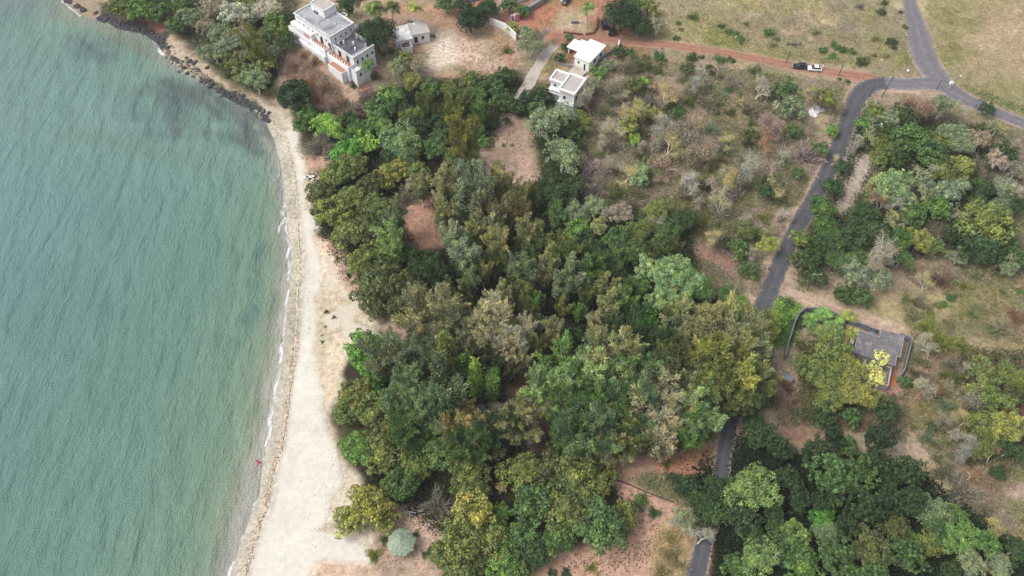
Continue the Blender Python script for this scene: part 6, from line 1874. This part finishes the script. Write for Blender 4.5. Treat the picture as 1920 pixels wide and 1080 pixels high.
person(1542, 129, 150, 'person in a white shirt standing at the rear of the white hatchback', ('whitecloth', [(.2, .8), (.22, 1.1), (.24, 1.3), (.22, 1.4), (.1, 1.5)], 'shirt'), ('whitecloth', PANTS, 'trousers'))

# ================================================================ ROCKS, RUBBISH, WRACK
def lump(name, r, seed, flat=.6, m='rock', n_=2):
    rs = np.random.RandomState(seed)
    import bmesh
    bm = bmesh.new()
    bmesh.ops.create_icosphere(bm, subdivisions=n_, radius=r)
    k = rs.normal(size=(6, 3))
    for v in bm.verts:
        d = v.co.normalized()
        s = 1 + sum(.13 * math.sin(3 * (d.x * a[0] + d.y * a[1] + d.z * a[2]) + i) for i, a in enumerate(k))
        v.co = v.co * s
        v.co.z *= flat
    me = bpy.data.meshes.new(name)
    bm.to_mesh(me)
    bm.free()
    me.materials.append(M[m])
    return me
rock_me = [lump('shore_rock', 1.0, s) for s in range(4)]
ROCKS = []
rr = random.Random(9)
def rocks_along(pts, n_, w, sz, nm):
    pw = resample(pts, 2)
    for k in range(n_):
        p = pw[min(int(rr.random() * len(pw)), len(pw) - 1)]
        a, b_ = p[0] + rr.gauss(0, w), p[1] + rr.gauss(0, w * .6)
        x, y, z = G(a, b_)
        ROCKS.append((a, b_, x, y, max(z, -.35), rr.uniform(*sz), nm))
rocks_along([(194, 34), (215, 44), (235, 50), (262, 56)], 30, 5, (.4, 1.25), 0)
rocks_along([(268, 60), (290, 72), (304, 80), (310, 92)], 16, 4, (.4, 1.2), 0)
rocks_along([(330, 112), (362, 118), (372, 130), (355, 108)], 10, 6, (.35, .8), 0)
rocks_along([(325, 128), (360, 142), (385, 156)], 8, 4, (.4, .9), 0)
rocks_along([(395, 162), (430, 180), (460, 192), (490, 212), (502, 226)], 60, 6, (.25, .8), 0)
rocks_along([(120, 2), (140, 12), (180, 24)], 8, 3, (.5, 1.1), 0)
rocks_along([(395, 150), (420, 165), (450, 178)], 6, 3, (.3, .7), 0)
RM = [((194, 34), 'outer cove point'), ((262, 56), 'foaming cove'), ((310, 92), 'pale cove beach top'), ((355, 112), 'middle of the pale cove beach'), ((395, 162), 'mossy green bank'), ((445, 188), 'darkest rock bank'), ((500, 224), 'beach end of the rocks'),
      ((125, 4), 'far corner of the shoreline'), ((480, 206), 'last dead bush above the beach'), ((235, 50), 'red bank of the cove')]
rrank = {}
def rdesc(r):
    s = r[5]
    return ('large' if s > 1.1 else 'mid-sized' if s > .75 else 'little')
for s_ in ('large', 'mid-sized', 'little'):
    rs_ = [r for r in ROCKS if rdesc(r) == s_]
    for mi, (mp_, mn) in enumerate(RM):
        for k, r in enumerate(sorted(rs_, key=lambda q: math.hypot(q[0] - mp_[0], q[1] - mp_[1]))):
            rrank.setdefault(r, []).append((k, mi))
for r in ROCKS:
    k, mi = min(rrank[r])
    ordn = ORD[k] if k < len(ORD) else str(k)
    o = ob('shore_rock', rr.choice(rock_me))
    o.location = (r[2], r[3], r[4] + .05)
    o.scale = (r[5] * rr.uniform(.8, 1.3), r[5] * rr.uniform(.7, 1.1), r[5] * rr.uniform(.7, 1.1))
    o.rotation_euler = (0, 0, rr.uniform(0, 6.28))
    tag(o, f'{rdesc(r)} dark shore rock, {ordn} out from the {RM[mi][1]}', 'rock', 'dark rocks along the shore')
rb = thing('rubbish_heap', 'white and grey rubbish heap dumped under a bare reddish tree', 'rubbish heap', G(1529, 209))
for k, (dx, dy, s, m_) in enumerate([(0, 0, 1.7, 'tarp'), (1.3, .5, 1.2, 'tarp'), (-.8, -1.2, 1.4, 'tarp'), (.4, 1.9, .7, 'tarp'), (.1, 3.0, .5, 'concrete'), (-1.2, .6, .5, 'concrete'), (-3.4, 4.6, .4, 'tarp'), (-3.2, 2.8, .45, 'concrete')]):
    o = ob('sheet' if m_ == 'tarp' else 'rubble', lump('heap', s, 40 + k, .4, m_), rb)
    o.location = (dx, dy, .1)
def specks(name, label, px, n_, w, sz, m_, seed):
    rs = np.random.RandomState(seed)
    pw = np.array(resample([np.array(p) for p in px], 3))
    i = rs.randint(0, len(pw), n_)
    q = pw[i] + rs.normal(size=(n_, 2)) * [w, w * .6]
    V, F_ = [], []
    for k, (a, b_) in enumerate(q):
        x, y, z = G(a, b_)
        s = rs.uniform(*sz)
        th = rs.rand() * 6.28
        e = [(math.cos(th + t) * s * u, math.sin(th + t) * s * u) for t, u in ((0, 1), (1.7, .6), (3.2, 1.1), (4.6, .5))]
        b0 = len(V)
        V += [(x + p[0], y + p[1], z + .03) for p in e] + [(x, y, z + .05 + s * .35)]
        F_ += [(b0 + j, b0 + (j + 1) % 4, b0 + 4) for j in range(4)]
    tag(MB().add(V, F_).build(name, M[m_]), label, None, None, 'stuff')
WR = [(503, 226), (528, 249), (540, 281), (553, 328), (556, 381), (560, 440), (561, 485), (558, 549), (556, 613), (553, 667), (543, 730), (534, 800), (522, 852), (506, 904), (496, 955), (481, 1002), (462, 1070), (450, 1110)]
specks('seaweed_litter', 'dark brown bits of dried seaweed strewn along the tide line', WR, 1000, 2.8, (.06, .24), 'seaweed', 1)
specks('seaweed_litter', 'sparse brown seaweed bits on the lower beach', WR[8:], 420, 4.0, (.06, .22), 'seaweed', 2)
specks('seaweed_litter', 'faint trail of plant litter on the dry upper sand', [(577, 445), (578, 500), (580, 520), (578, 560), (578, 595), (590, 700)], 90, 2.0, (.06, .16), 'seaweed', 3)
specks('sand_litter', 'scattered twigs and leaf bits on the dry sand near the trees', [(640, 760), (650, 860), (600, 960), (640, 1010), (600, 600), (640, 560)], 380, 26, (.05, .16), 'seaweed', 6)
specks('shore_rubble', 'small dark stones scattered on the rocky shore', [(194, 32), (235, 50), (300, 78), (330, 115), (375, 140), (440, 185), (500, 222)], 900, 6, (.12, .5), 'rock', 4)
specks('leaf_litter', 'dark dry leaf litter dotted on the bare soil', [(925, 240), (950, 260), (990, 300), (960, 330)], 160, 16, (.1, .3), 'debris', 5)

specks('leaf_litter', 'brown leaf litter strewn over the open soil of the lower clearings', [(1060, 1060), (1160, 1050), (1220, 1020), (1200, 930), (1280, 880), (1310, 860)], 900, 22, (.08, .28), 'debris', 7)
specks('leaf_litter', 'dark leaf litter around the pavilion and the post frame', [(720, 1060), (760, 980), (800, 960), (820, 1050)], 420, 20, (.06, .24), 'debris', 8)
specks('leaf_litter', 'leaf litter on the brown glade within the wood', [(960, 690), (1000, 740), (1000, 800)], 300, 16, (.1, .3), 'debris', 9)
specks('leaf_litter', 'dry bits and stones on the cleared earth plot', [(780, 110), (850, 80), (920, 110), (950, 90)], 420, 20, (.1, .3), 'debris', 10)

# ================================================================ THE AIR
m, n, b = mat('haze')
n.nodes.remove(b)
pv_ = N(n, 'ShaderNodeVolumePrincipled')
pv_.inputs['Color'].default_value = (.88, .91, .95, 1)
pv_.inputs['Density'].default_value = .00012
n.links.new(pv_.outputs[0], n.nodes['Material Output'].inputs['Volume'])
M['haze'] = m
tag(MB().box(-3200, 3200, -2000, 3500, -7, 173).build('haze', m), 'thin pale sea haze over the bay', None, None, 'stuff')
